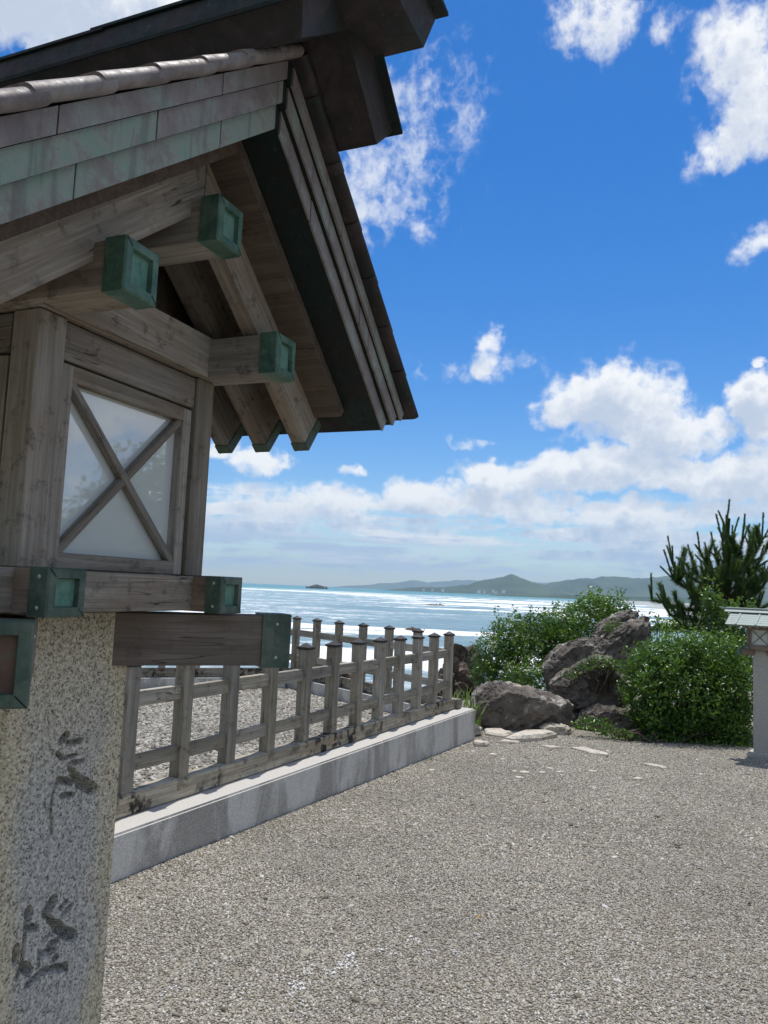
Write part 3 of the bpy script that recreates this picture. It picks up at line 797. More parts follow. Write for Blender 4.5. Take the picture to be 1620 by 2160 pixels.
# ------------------------------------------------------------------ far coast
def fbm(x, y, s, o=5): return mnoise.fractal(Vector((x * s, y * s, 1.7)), 1.0, 2.0, o)
def hill(name, prof, dist, depth, seed, m='hill', base=SEA_Z):
    """ridge of wooded hills; prof = photograph places of its skyline"""
    pts = [at(px, py, dist) for px, py in prof]
    n = 240; V = []; F = []; rows = 30
    X = [p.x for p in pts]; H = [p.z - base for p in pts]
    for j in range(rows + 1):
        t = j / rows
        y = dist - depth * .45 + depth * t
        env = math.exp(-((t - .45) / .2) ** 2) 
        for i in range(n + 1):
            x = X[0] + (X[-1] - X[0]) * i / n
            hh = float(np.interp(x, X, H))
            ed = 1 if 0 < i < n else 0
            nn = fbm(x + seed * 900, y, 1 / (depth * .35)) * .30 * (1 - abs(t - .45))
            hh2 = hh * max(env + nn * env ** .5 * (0.9 if abs(t - .45) > .04 else .12), 0)
            hh2 += (fbm(x + seed * 300, y, 1 / 300.0, 4) * 26 + fbm(x + seed * 300, y, 1 / 60.0, 3) * 6) * env * min(1, hh / 60)
            V.append((x + (t - .45) * depth * .15, y, base - 2 + (hh2 + 2 if j not in (0, rows) else 0)))
    for j in range(rows):
        for i in range(n): F.append((j * (n + 1) + i, j * (n + 1) + i + 1, (j + 1) * (n + 1) + i + 1, (j + 1) * (n + 1) + i))
    return link(name, mesh_from(name, V, F, M[m], True), kind='structure')
hill('hills', [(722, 1238), (740, 1235), (790, 1234), (830, 1231), (873, 1227), (905, 1229), (957, 1225), (1006, 1226), (1037, 1224), (1100, 1228), (1200, 1228), (1300, 1224), (1420, 1222)], 11000, 3200, 1)
hill('hills', [(800, 1246), (860, 1241), (930, 1240), (985, 1236), (1037, 1224), (1060, 1217), (1077, 1214), (1092, 1217), (1110, 1224), (1150, 1236), (1200, 1250), (1240, 1256)], 4600, 1500, 2)
hill('hills', [(1090, 1258), (1130, 1240), (1165, 1230), (1200, 1223), (1241, 1218), (1284, 1220), (1320, 1219), (1358, 1217), (1407, 1212), (1470, 1205), (1560, 1200), (1660, 1205), (1800, 1212)], 5200, 1900, 3)
hill('coastal_wood', [(1010, 1257), (1060, 1254), (1120, 1254), (1200, 1255), (1290, 1257), (1370, 1260), (1440, 1262), (1560, 1262), (1700, 1266)], 2900, 700, 4)
# beach curving in from the right
bp = [(1040, 1252), (1200, 1262), (1290, 1268), (1350, 1276), (1400, 1290), (1460, 1320)]
near_ = []; 
for px, py in bp:
    d = ray(px, max(py, 1229.6 + .042 * (px - 512) + 3.2)); t = (SEA_Z + .25 - EYE.z) / d.z; near_.append(EYE + d * t)
V = []; F = []
for p in near_:
    V += [(p.x, p.y, SEA_Z - 1.0), (p.x + 6, p.y + 12, SEA_Z + .6), (p.x + 120, p.y + 60, SEA_Z + 1.6), (p.x + 2600, p.y + 900, SEA_Z + 3)]
for i in range(len(near_) - 1):
    for j in range(3): F.append((i * 4 + j, i * 4 + j + 1, i * 4 + 5 + j, i * 4 + 4 + j))
link('beach', fixn(mesh_from('beach', V, F, M['sand'], True)), kind='structure')
# white houses of the far village
rng = random.Random(11)
for k, (px, py) in enumerate([(893, 1244), (912, 1245), (934, 1244.5), (1010, 1247), (1022, 1247.5), (1040, 1245.5), (1046, 1249), (1062, 1247)]):
    c = at(px, py, 4020 + rng.uniform(-60, 60)); c.z -= 3
    w, dpt, hh = rng.uniform(9, 16), rng.uniform(8, 12), rng.uniform(5, 8)
    o = empty('house', c, rng.uniform(-.6, .6), 'tiny white house of the far village, %s from the left' % ['first', 'second', 'third', 'fourth', 'fifth', 'sixth', 'seventh', 'eighth'][k], 'house', 'village houses on the far shore')
    bm = bmesh.new(); bbox(bm, -w/2, w/2, -dpt/2, dpt/2, -8, hh); link('wall', bm_mesh('wall', bm, M['hwall']), o)
    v, f = prism([(-dpt/2 - .5, hh + .02), (dpt/2 + .5, hh + .02), (0, hh + 3)], -w/2 - .5, w/2 + .5)
    link('roof', fixn(mesh_from('roof', v, f, M['hroof'])), o)

# ------------------------------------------------------------------ rocks
def rock(name, mname, outline, dist, thick, seed, label=None, cat='rock', group=None, amp=.06, shrink=.72, lean=0.0, sub=5, cz=None):
    """boulder: silhouette front ring, a bulged face and a smaller back ring, hulled, subdivided and roughened"""
    ring = [at(px, py, dist) for px, py in outline]
    c = sum(ring, Vector()) / len(ring)
    pts = []
    for p in ring:
        pts.append(p); q = c + (p - c) * shrink
        pts.append(Vector((q.x, dist + thick, q.z + lean)))
        q2 = c + (p - c) * .70; pts.append(Vector((q2.x, dist - thick * .22, q2.z)))
    zmin = min(p.z for p in ring)
    bm = bmesh.new()
    for p in pts: bm.verts.new(p - c)
    bmesh.ops.convex_hull(bm, input=bm.verts[:])
    loose = [v for v in bm.verts if not v.link_faces]
    bmesh.ops.delete(bm, geom=loose, context='VERTS')
    bmesh.ops.triangulate(bm, faces=bm.faces[:])
    size = max((p - c).length for p in ring)
    for it in range(sub):
        lim = size / (2.2 * 1.9 ** it)
        es = [e for e in bm.edges if e.calc_length() > lim]
        if not es: continue
        bmesh.ops.subdivide_edges(bm, edges=es, cuts=1, use_grid_fill=True)
        bmesh.ops.triangulate(bm, faces=bm.faces[:])
        if it == 0: bmesh.ops.smooth_vert(bm, verts=bm.verts[:], factor=.03, use_axis_x=True, use_axis_y=True, use_axis_z=True)
    bm.normal_update()
    bedm = Matrix.Rotation(R_(38 + 9 * math.sin(seed * 5)), 3, 'Y') @ Matrix.Rotation(R_(14 * math.cos(seed * 3)), 3, 'X')
    for v in bm.verts:
        p = (v.co / size) * 1.3 + Vector((seed * 7.3, seed, 0))
        n = mnoise.fractal(p, .8, 2.1, 6)
        r = mnoise.ridged_multi_fractal(p * 1.1 + Vector((4, 4, 4)), 1.0, 2.0, 5, 1.0, 2.0) - 1.0
        q = p * 1.6 + Vector((n, n, n)) * .35
        dd = mnoise.voronoi(q, distance_metric='DISTANCE', exponent=2.5)[0]; crack = min((dd[1] - dd[0]) * 3.0, 1.0)
        bed = bedm @ (v.co / size); lay = mnoise.cell(Vector((bed.x * 1.7, bed.y * 1.7, bed.z * 4.2)) + Vector((seed * 3.1, n * .25, n * .2))) + .5 * mnoise.cell(Vector((bed.x * 4.1, bed.y * 4.1, bed.z * 9)) + Vector((seed, 5, n * .3)))
        dd2 = mnoise.voronoi(q * 2.7 + Vector((9, 1, 3)), distance_metric='DISTANCE', exponent=2.5)[0]; chip = min((dd2[1] - dd2[0]) * 2.5, 1.0)
        v.co += v.normal * size * amp * (n * .35 - .2 * r + .55 * lay + .6 * (crack - .8) + .4 * (chip - .7) + .16 * mnoise.fractal(p * 9, .7, 2.0, 3))
    me = bm_mesh(name, bm, M[mname], False)
    me.polygons.foreach_set('use_smooth', [True] * len(me.polygons))
    try: me.set_sharp_from_angle(angle=R_(28))
    except Exception: pass
    o = link(name, me, None, None, label, cat, group); o.location = c
    return o
z6 = lambda L: [(900 + x / 2.25, 1040 + y / 2.25) for x, y in L]
rock('boulder', 'rock', z6([(200, 1010), (225, 955), (300, 910), (345, 900), (430, 925), (560, 950), (620, 975), (685, 990), (692, 1050), (685, 1110), (560, 1150), (400, 1160), (270, 1140), (185, 1105)]), 9.55, 1.0, 1,
     'lichen-spotted low boulder at the end of the stone kerb', 'rock', 'boulders at the edge of the gravel')
rock('boulder', 'rock', z6([(800, 690), (830, 640), (880, 595), (960, 553), (1000, 566), (1008, 590), (960, 640), (900, 700), (850, 750)]), 11.3, .55, 2,
     'uppermost slanted boulder slab, behind the leaning slab', 'rock', 'boulders at the edge of the gravel')
rock('boulder', 'rock', z6([(775, 765), (830, 700), (950, 620), (1040, 572), (1066, 585), (1075, 700), (1030, 800), (1000, 880), (900, 900), (800, 850)]), 10.75, .6, 3,
     'big dark boulder slab leaning up to the right above the others', 'rock', 'boulders at the edge of the gravel')
rock('boulder', 'rock', z6([(548, 835), (600, 760), (690, 692), (760, 680), (830, 690), (852, 720), (800, 800), (720, 880), (640, 960), (580, 970), (560, 900)]), 10.95, .6, 4,
     'left slanting boulder in front of the dense shrubs', 'rock', 'boulders at the edge of the gravel')
rock('boulder', 'rock', z6([(583, 905), (650, 852), (770, 775), (880, 770), (950, 865), (1010, 905), (1000, 970), (930, 1030), (800, 1050), (680, 1040), (600, 990)]), 10.2, .8, 5,
     'broad brown boulder with ivy on top in the middle of the group', 'rock', 'boulders at the edge of the gravel')
rock('boulder', 'rock', z6([(705, 1095), (740, 1040), (830, 1006), (900, 1018), (1010, 1040), (1040, 1100), (1030, 1150), (870, 1160), (715, 1150)]), 9.7, .5, 6,
     'low dark boulder tucked under the front of the round bush', 'rock', 'boulders at the edge of the gravel')
# pale stones
rock('pale_rock', 'rock_pale', z6([(535, 1115), (560, 1098), (640, 1096), (690, 1115), (697, 1140), (640, 1160), (580, 1155)]), 9.25, .3, 7, 'pale cream rough stone in front of the low boulder', 'rock', amp=.09)
rock('pale_rock', 'rock_pale', z6([(185, 1105), (230, 1095), (265, 1115), (268, 1140), (220, 1160), (183, 1155)]), 8.9, .2, 8, 'rounded grey stone against the corner of the kerb', 'rock', amp=.07)

def flat_stone(name, poly, h, m, label, seed, z=None, cat='stone', group=None):
    """stone lying in the gravel: irregular plan, bevelled rim; poly = plan points"""
    rng = random.Random(seed); bm = bmesh.new()
    cx = sum(p[0] for p in poly) / len(poly); cy = sum(p[1] for p in poly) / len(poly); z0 = gz(cx, cy) - (.004 if name == 'flat_stone' else 0)
    if name == 'flat_stone': poly = [(cx + (p[0] - cx) * .82, cy + (p[1] - cy) * .82) for p in poly]
    pts = []
    n = len(poly)
    for i in range(n):
        a = Vector(poly[i]); b_ = Vector(poly[(i + 1) % n]); pts += [a, a.lerp(b_, .5) + Vector((rng.uniform(-.05, .05), rng.uniform(-.05, .05))) * (a - b_).length]
    lo = [bm.verts.new((p.x - cx, p.y - cy, -.03)) for p in pts]
    mid = [bm.verts.new((p.x - cx, p.y - cy, h * rng.uniform(.45, .75))) for p in pts]
    hi = [bm.verts.new(((p.x - cx) * .86, (p.y - cy) * .86, h * rng.uniform(.85, 1.1))) for p in pts]
    m_ = len(pts)
    for A, B in ((lo, mid), (mid, hi)):
        for i in range(m_): bm.faces.new((A[i], A[(i + 1) % m_], B[(i + 1) % m_], B[i]))
    bm.faces.new(hi)
    bmesh.ops.recalc_face_normals(bm, faces=bm.faces[:])
    o = link(name, bm_mesh(name, bm, M[m]), None, None, label, cat, group); o.location = (cx, cy, z0); return o
flat_stone('stone_slab', [(1.42, 8.55), (1.58, 8.52), (2.08, 8.95), (2.0, 9.12), (1.72, 9.0)], .075, 'rock_pale', 'long pale dressed slab lying before the low boulders', 1)
flat_stone('flat_stone', [(2.02, 8.30), (2.2, 8.36), (2.42, 8.02), (2.38, 7.92), (2.22, 7.98)], .03, 'rock_pale', 'broad white flat stone set in the gravel, largest of the flat ones', 2)
flat_stone('flat_stone', [(2.54, 7.56), (2.66, 7.58), (2.80, 7.44), (2.72, 7.38)], .022, 'rock_pale', 'narrow white flat stone in the gravel nearest the round bush', 3)
flat_stone('flat_stone', [(1.22, 8.9), (1.45, 8.75), (1.62, 9.0), (1.5, 9.25), (1.25, 9.2)], .05, 'rock_pale', 'wide worn pale stone between the kerb end and the slab', 4)
flat_stone('flat_stone', [(1.02, 8.16), (1.16, 8.12), (1.22, 8.24), (1.12, 8.33), (1.02, 8.28)], .055, 'rock_pale', 'round buff stone on the gravel near the kerb end', 5)
flat_stone('flat_stone', [(1.72, 8.35), (1.9, 8.32), (2.0, 8.22), (1.85, 8.2)], .025, 'rock_pale', 'thin pale stone left of the broad white flat stone', 6)
flat_stone('flat_stone', [(1.3, 8.45), (1.52, 8.4), (1.6, 8.5), (1.4, 8.58)], .03, 'rock_pale', 'thin buff stone just in front of the long slab', 7)
rng = random.Random(21)
ORD = ['first', 'second', 'third', 'fourth', 'fifth', 'sixth', 'seventh', 'eighth', 'ninth', 'tenth', 'eleventh', 'twelfth', 'thirteenth', 'fourteenth']
SMALL = [(985, 1582), (1040, 1590), (1085, 1628), (1105, 1632), (1145, 1632), (1180, 1631), (1250, 1628), (1185, 1638), (1095, 1645), (1345, 1645), (910, 1627), (1160, 1622), (1060, 1600)]
SSX = [q[0] for q in SMALL]
for k, (px, py) in enumerate(SMALL):
    d = ray(px, py); t = (-.065 - EYE.z) / d.z; c = EYE + d * t; r = rng.uniform(.022, .045)
    poly = [(c.x + r * math.cos(a) * rng.uniform(.8, 1.3), c.y + r * math.sin(a) * rng.uniform(.6, 1.1)) for a in (0.2, 1.3, 2.3, 3.4, 4.5, 5.5)]
    flat_stone('small_stone', poly, r * rng.uniform(.3, .5), 'rock_pale', 'small pale stone half sunk in the far gravel, %s from the left' % ORD[sorted(SSX).index(px)], 100 + k, group='small pale stones in the gravel')

# shore and sea rocks
def sea_rock(px0, px1, py0, py1, dist, seed, label, m='rock_sea', group=None, amp=.12):
    w = px1 - px0; h = py1 - py0; rg = random.Random(seed)
    d = ray((px0 + px1) / 2, py1); dist = (EYE + d * ((SEA_Z + .15 - EYE.z) / d.z)).y
    o = [(px0, py1 + h * .4)] + [(px0 + w * t, py1 - h * (math.sin(math.pi * min(max(t, .06), .94)) ** .5) * rg.uniform(.7, 1.05)) for t in (.05, .2, .35, .5, .65, .8, .95)] + [(px1, py1 + h * .4)]
    return rock('sea_rock', m, o, dist, (at(px1, py1, dist) - at(px0, py1, dist)).length * .6, seed, label, 'rock', group, amp)
sea_rock(836, 908, 1322, 1340, 112, 31, 'low dark reef awash in the sea beyond the fence posts')
sea_rock(642, 692, 1234, 1241.5, 1350, 32, 'small dark islet on the horizon with surf below it')
sea_rock(1240 - 345, 1240 - 300, 1275, 1278, 420, 33, 'flat sliver of reef among the white breakers')
rock('shore_rock', 'rock_sea', [(940, 1660), (950, 1500), (955, 1390), (968, 1372), (985, 1368), (1002, 1376), (1012, 1400), (1018, 1500), (1030, 1660)], 14.2, 1.3, 34, 'brown craggy shore rock seen right behind the last fence post', 'rock', amp=.16)
rock('shore_rock', 'rock_sea', [(890, 1660), (905, 1500), (915, 1420), (935, 1400), (960, 1395), (980, 1420), (988, 1500), (1000, 1660)], 13.6, 1.0, 35, 'lower brown shore rock behind the fence corner', 'rock', amp=.16)
rock('shore_rock', 'rock_sea', [(640, 1760), (655, 1480), (672, 1400), (690, 1388), (715, 1396), (745, 1402), (765, 1480), (780, 1760)], 16.0, 1.2, 36, 'dark shore rock behind the far side of the fence', 'rock', amp=.16)

# ------------------------------------------------------------------ fence round the gravel bed, on a stone kerb
FD = Vector((.452, .892, 0)).normalized(); A0 = Vector((.765, 8.446, 0))
D2 = Vector((-.616, .788, 0)).normalized(); B0 = A0 + D2 * .521 * 6
D3 = Vector((-.925, -.38, 0)).normalized(); C0 = B0 + D3 * .45 * 8
KT = .231; SILL_T = .352; PT_ = 1.020
def post_cap_mesh():
    a, b_ = .050, .0
    bm = bmesh.new(); bbox(bm, -a, a, -a, a, 0, .016)
    t = bm.verts.new((0, 0, .048)); c = [bm.verts.new((sx_ * a * .96, sy * a * .96, .0165)) for sx_, sy in ((-1, -1), (1, -1), (1, 1), (-1, 1))]
    for i in range(4): bm.faces.new((c[i], c[(i + 1) % 4], t))
    return bm_mesh('post_cap', bm, M['ridge'])
PCAP = post_cap_mesh()
rngf = random.Random(8)
def fence_run(name, p0, d, n, sp, label, first=0, ends=(.1, .1), xs_=None):
    """n posts from p0 along d, two rails let through them, sill below"""
    rz = math.atan2(d.y, d.x)
    o = empty(name, (p0.x, p0.y, KT), rz, label, 'fence')
    xs_ = xs_ or [i * sp for i in range(n)]
    L = xs_[-1]
    link('sill', beam_mesh(L + ends[0] + ends[1], .102, SILL_T - KT - .004, 'sill', .008), o, Matrix.Translation(((L + ends[1] - ends[0]) / 2, 0, (SILL_T - KT) / 2)))
    for i in range(first, n):
        jit = rngf.uniform(-.004, .004)
        mw = Matrix.Translation((xs_[i], 0, 0)) @ frame((0, 0, (SILL_T + PT_) / 2 - KT), (jit, jit * .5, 1), (1, 0, 0))
        p = link('post', beam_mesh(PT_ - SILL_T + .01, .083, .083, 'fence', .005), o, mw)
        c = link('post_cap', PCAP, p); c.matrix_local = Matrix.Translation(((PT_ - SILL_T) / 2 + .004, 0, 0)) @ Matrix.Rotation(math.pi / 2, 4, 'Y')
    for z in (.838, .499):
        for i in range(n - 1):
            sp = xs_[i + 1] - xs_[i]; mw = Matrix.Translation(((xs_[i] + xs_[i + 1]) / 2, rngf.uniform(-.003, .003), z - KT + rngf.uniform(-.003, .003)))
            link('rail', beam_mesh(sp + (.07 if i in (0, n - 2) else 0), .036, .086, 'fence', .004), o, mw)
    return o
NF = 15
fence_run('picket_fence', A0, -FD, NF, .4137, 'low weathered post-and-rail fence facing the open gravel path, on the long kerb', xs_=[k * .4137 if k < 8 else 7 * .4137 + (k - 7) * .445 for k in range(NF)])
fence_run('picket_fence', A0, D2, 7, .521, 'far side of the post-and-rail fence against the breaking sea', first=1, ends=(-.07, .1))
fence_run('picket_fence', B0, D3, 9, .45, 'rear run of the post-and-rail fence behind the gravel bed', first=1, ends=(-.07, .2))
bm = bmesh.new(); bbox(bm, -.055, .055, -.07, .07, 0, .105); bmesh.ops.bevel(bm, geom=bm.edges[:], offset=.007, segments=1, affect='EDGES')
eb = link('sill_end', bm_mesh('sill_end', bm, M['sill']), None, None, 'short sill block lying on the corner of the kerb', 'block')
eb.location = A0 + FD * .175 + Vector((.01, -.02, KT + .001)); eb.rotation_euler = (0, 0, math.atan2(FD.y, FD.x))

def kerb(name, a, b_, w_out, w_in, label, side):
    d = (b_ - a).normalized(); L = (b_ - a).length; nrm = Vector((d.y, -d.x, 0)) * side
    o = bpy.data.objects.new(name, None)
    bm = bmesh.new(); bbox(bm, 0, L, -w_in, w_out, -.5, 0)
    bmesh.ops.bevel(bm, geom=[e for e in bm.edges if abs(e.verts[0].co.z) < 1e-6 and abs(e.verts[1].co.z) < 1e-6], offset=.012, segments=2, affect='EDGES')
    me = bm_mesh(name, bm, M['kerb'])
    x, y = d, nrm; z = Vector((0, 0, 1))
    if x.cross(y).z < 0:
        for v in me.vertices: v.co.y *= -1
        y = -y; fixn(me)
    ob = link(name, me, None, None, label, 'kerb')
    ob.matrix_world = Matrix(((x.x, y.x, 0, a.x), (x.y, y.y, 0, a.y), (0, 0, 1, KT), (0, 0, 0, 1)))
    return ob
kerb('stone_kerb', A0 - FD * 6.4, A0 + FD * .30, .22, .11, 'long pale granite kerb with dark water streaks along the path', 1)
kerb('stone_kerb', A0 + D2 * .15 , B0 + D2 * .12, .15, .15, 'granite kerb under the seaward side of the fence', -1)
kerb('stone_kerb', B0 + D3 * .16, C0, .15, .15, 'granite kerb under the rear run of the fence', -1)

# ------------------------------------------------------------------ loose stones (instanced on sheets)
def pebbles(name, verts, faces, dens, size, m, seed, label, cat, sub=2):
    me = bpy.data.meshes.new(name); me.from_pydata(verts, [], faces); me.materials.append(M[m])
    o = link(name, me, None, None, label, cat, None, 'stuff')
    ng = bpy.data.node_groups.new(name, 'GeometryNodeTree')
    ng.interface.new_socket('Geometry', in_out='INPUT', socket_type='NodeSocketGeometry')
    ng.interface.new_socket('Geometry', in_out='OUTPUT', socket_type='NodeSocketGeometry')
    n = ng.nodes; l = ng.links
    gi = n.new('NodeGroupInput'); go = n.new('NodeGroupOutput')
    dp = n.new('GeometryNodeDistributePointsOnFaces'); dp.distribute_method = 'RANDOM'; dp.inputs['Density'].default_value = dens; dp.inputs['Seed'].default_value = seed
    l.new(gi.outputs[0], dp.inputs['Mesh'])
    ico = n.new('GeometryNodeMeshIcoSphere'); ico.inputs['Radius'].default_value = 1.0; ico.inputs['Subdivisions'].default_value = sub
    sp_ = n.new('GeometryNodeSetPosition'); nz = n.new('ShaderNodeTexNoise'); nz.inputs['Scale'].default_value = 1.1; nz.inputs['Detail'].default_value = 1
    vm = n.new('ShaderNodeVectorMath'); vm.operation = 'SUBTRACT'; vm.inputs[1].default_value = (.5, .5, .5)
    vs_ = n.new('ShaderNodeVectorMath'); vs_.operation = 'SCALE'; vs_.inputs['Scale'].default_value = .9
    l.new(nz.outputs[1], vm.inputs[0]); l.new(vm.outputs[0], vs_.inputs[0]); l.new(vs_.outputs[0], sp_.inputs['Offset'])
    l.new(ico.outputs[0], sp_.inputs['Geometry'])
    sm = n.new('GeometryNodeSetMaterial'); sm.inputs['Material'].default_value = M[m]; l.new(sp_.outputs[0], sm.inputs[0])
    ss = n.new('GeometryNodeSetShadeSmooth'); l.new(sm.outputs[0], ss.inputs[0])
    ip = n.new('GeometryNodeInstanceOnPoints'); l.new(dp.outputs['Points'], ip.inputs['Points']); l.new(ss.outputs[0], ip.inputs['Instance'])
    rr = n.new('FunctionNodeRandomValue'); rr.data_type = 'FLOAT_VECTOR'; rr.inputs[0].default_value = (-.5, -.5, 0); rr.inputs[1].default_value = (.5, .5, 6.28)
    l.new(rr.outputs[0], ip.inputs['Rotation'])
    rs = n.new('FunctionNodeRandomValue'); rs.data_type = 'FLOAT_VECTOR'; rs.inputs[0].default_value = (size * .38, size * .38, size * .24); rs.inputs[1].default_value = (size * .85, size * .75, size * .5)
    rs.inputs['Seed'].default_value = 7
    l.new(rs.outputs[0], ip.inputs['Scale'])
    l.new(ip.outputs[0], go.inputs[0])
    md = o.modifiers.new('scatter', 'NODES'); md.node_group = ng
    return o
def kx(y, off=.14):   # path side of the kerb at depth y
    p = A0 + FD * ((y - A0.y) / FD.y); return p.x + off + .095
def strip(y0, y1, x1a, x1b, n=12, left=kx):
    v = []; f = []
    for i in range(n + 1):
        t = i / n; y = y0 + (y1 - y0) * t; xa = max(left(y), -1.15 - .15 * y) if left is kx else left(y); xb = x1a + (x1b - x1a) * t
        v += [(xa, y, gz(0, y) + .001), (xb, y, gz(0, y) + .001)]
    for i in range(n): f.append((2 * i, 2 * i + 1, 2 * i + 3, 2 * i + 2))
    return v, f
v, f = strip(2.3, 4.6, 2.1, 3.3); pebbles('gravel_stones', v, f, 16500, .0088, 'pebble', 1, 'fine loose gravel in the foreground of the path', 'gravel', 2)
v, f = strip(4.6, 9.4, 3.3, 5.8); pebbles('gravel_stones', v, f, 9500, .0115, 'pebble', 2, 'fine loose gravel over the far part of the path', 'gravel', 1)
M['pebble_white'] = stone('whitened pebble', [(0, (.55, .55, .54)), (1, (.8, .8, .79))], 3)
for k, (px, py, r) in enumerate([(735, 2035, .05), (745, 2018, .035), (700, 2050, .03), (622, 2085, .04), (800, 2003, .035), (868, 1985, .035), (905, 2008, .03), (960, 2012, .03), (830, 2012, .02), (1008, 1970, .02), (1125, 1900, .02), (370, 2085, .02)]):
    d = ray(px, py); c = EYE + d * ((gz(0, 3.3) - EYE.z) / d.z)
    vv = [(c.x + r * math.cos(a) * random.Random(k * 9 + i).uniform(.5, 1.6), c.y + r * math.sin(a) * random.Random(k * 7 + i).uniform(.5, 1.4), gz(0, c.y) + .004) for i, a in enumerate([j * math.pi / 4 for j in range(8)])]
    pebbles('white_marks', vv, [tuple(range(8))], 3600, .0090, 'pebble_white', 40 + k, 'scatter of whitened gravel in the foreground', 'gravel', 2)
v, f = strip(2.3, 9.2, 1.6, 5.0); pebbles('strewn_stones', v, f, 26, .026, 'pebble', 9, 'sparse larger pebbles strewn over the path', 'gravel', 2)
# bed inside the fence
inn = [A0 - FD * 6.2 + Vector((-.12, .07, 0)), A0 + Vector((-.12, -.05, 0)), B0 + Vector((-.05, -.2, 0)), C0 + Vector((0, -.15, 0)), Vector((-6.5, 8, 0)), Vector((-5.5, 3, 0))]
IZ = .085
link('gravel_bed', mesh_from('gravel_bed', [(p.x, p.y, IZ) for p in inn], [tuple(range(6))], M['gravel']), kind='structure')
pebbles('bed_stones', [(p.x, p.y, IZ + .004) for p in inn], [tuple(range(6))], 1500, .034, 'pebble_big', 3, 'coarse grey pebbles filling the fenced bed', 'gravel', 2)

# ------------------------------------------------------------------ plants
def leaf_mesh(name, P, Nn, size, m, seed, aspect=.55, fold=.25, tone=None, jitter=.7):
    """one small folded leaf per point; P points, Nn outward directions"""
    rg = np.random.default_rng(seed); n = len(P)
    nrm = Nn + rg.normal(0, jitter, (n, 3)); nrm /= np.linalg.norm(nrm, axis=1)[:, None]
    t = rg.normal(0, 1, (n, 3)); t -= (t * nrm).sum(1)[:, None] * nrm; t /= np.linalg.norm(t, axis=1)[:, None]
    b_ = np.cross(nrm, t); s = size * rg.uniform(.6, 1.3, n)[:, None]
    base = P; tip = P + t * s; md = P + t * s * .5
    l = md + b_ * s * aspect * .5 + nrm * s * fold * .4; r = md - b_ * s * aspect * .5 + nrm * s * fold * .4
    V = np.stack([base, r, tip, l], 1).reshape(-1, 3)
    F = np.stack([np.arange(n) * 4 + k for k in range(4)], 1)
    F2 = np.concatenate([F[:, [0, 1, 2]], F[:, [0, 2, 3]]])
    me = bpy.data.meshes.new(name); me.vertices.add(len(V)); me.vertices.foreach_set('co', V.astype(np.float32).ravel())
    me.loops.add(F2.size); me.loops.foreach_set('vertex_index', F2.astype(np.int32).ravel())
    me.polygons.add(len(F2)); me.polygons.foreach_set('loop_start', np.arange(0, F2.size, 3, dtype=np.int32))
    me.materials.append(M[m]); me.update(calc_edges=True)
    tn = rg.uniform(0, 1, n) ** 1.6 if tone is None else np.clip(tone + rg.normal(0, .18, n), 0, 1)
    a = me.attributes.new('tone', 'FLOAT', 'POINT'); a.data.foreach_set('value', np.repeat(tn, 4).astype(np.float32))
    me.validate(); return me
def lumps(L, per, seed, wob=.25, shell=.45):
    """points through lumpy ellipsoids (centre, radii): dense skin, sparse inside"""
    rg = np.random.default_rng(seed); Ps = []; Ns = []; Ts = []
    for (c, r) in L:
        n = int(per * (r[0] * r[1] + r[1] * r[2] + r[0] * r[2]) / 3)
        d = rg.normal(0, 1, (n, 3)); d /= np.linalg.norm(d, axis=1)[:, None]
        ph = rg.uniform(0, 6.28, 6)
        bump_ = 1 + wob * (np.sin(d[:, 0] * 5 + ph[0]) * np.sin(d[:, 1] * 6 + ph[1]) + .6 * np.sin(d[:, 2] * 9 + ph[2]) * np.sin(d[:, 0] * 11 + ph[3])) + rg.normal(0, .05, n)
        rad = bump_ * (1 - shell * rg.uniform(0, 1, n) ** 2)
        Ps.append(np.array(c) + d * np.array(r) * rad[:, None]); Ns.append(d / np.array(r) * min(r)); Ts.append(np.clip(rg.uniform(.05, .5) + .3 * (bump_ - 1) / wob * .6 + .25 * (rg.uniform(0, 1, n) ** 3), 0, 1))
    P = np.concatenate(Ps); Nn = np.concatenate(Ns); Nn /= np.linalg.norm(Nn, axis=1)[:, None]
    return P, Nn, np.concatenate(Ts)
def tube(pts, rad, n=6):
    V = []; F = []
    for i, p in enumerate(pts):
        p = Vector(p); d = (Vector(pts[min(i + 1, len(pts) - 1)]) - Vector(pts[max(i - 1, 0)])).normalized()
        a = d.orthogonal().normalized(); b_ = d.cross(a)
        for k in range(n):
            t = 2 * math.pi * k / n; V.append(p + (a * math.cos(t) + b_ * math.sin(t)) * rad[i])
    for i in range(len(pts) - 1):
        for k in range(n): F.append((i * n + k, i * n + (k + 1) % n, (i + 1) * n + (k + 1) % n, (i + 1) * n + k))
    return V, F
def stems(base, tips, seed, r0=.02):
    rg = random.Random(seed); V = []; F = []
    for t in tips:
        b_ = Vector(base) + Vector((rg.uniform(-.12, .12), rg.uniform(-.12, .12), 0)); t = Vector(t)
        mid = b_.lerp(t, .5) + Vector((rg.uniform(-.1, .1), rg.uniform(-.1, .1), rg.uniform(0, .15)))
        v, f = tube([b_, b_.lerp(mid, .6), mid, t], [r0, r0 * .8, r0 * .6, r0 * .25], 5)
        k = len(V); V += v; F += [tuple(k + q for q in ff) for ff in f]
    return V, F
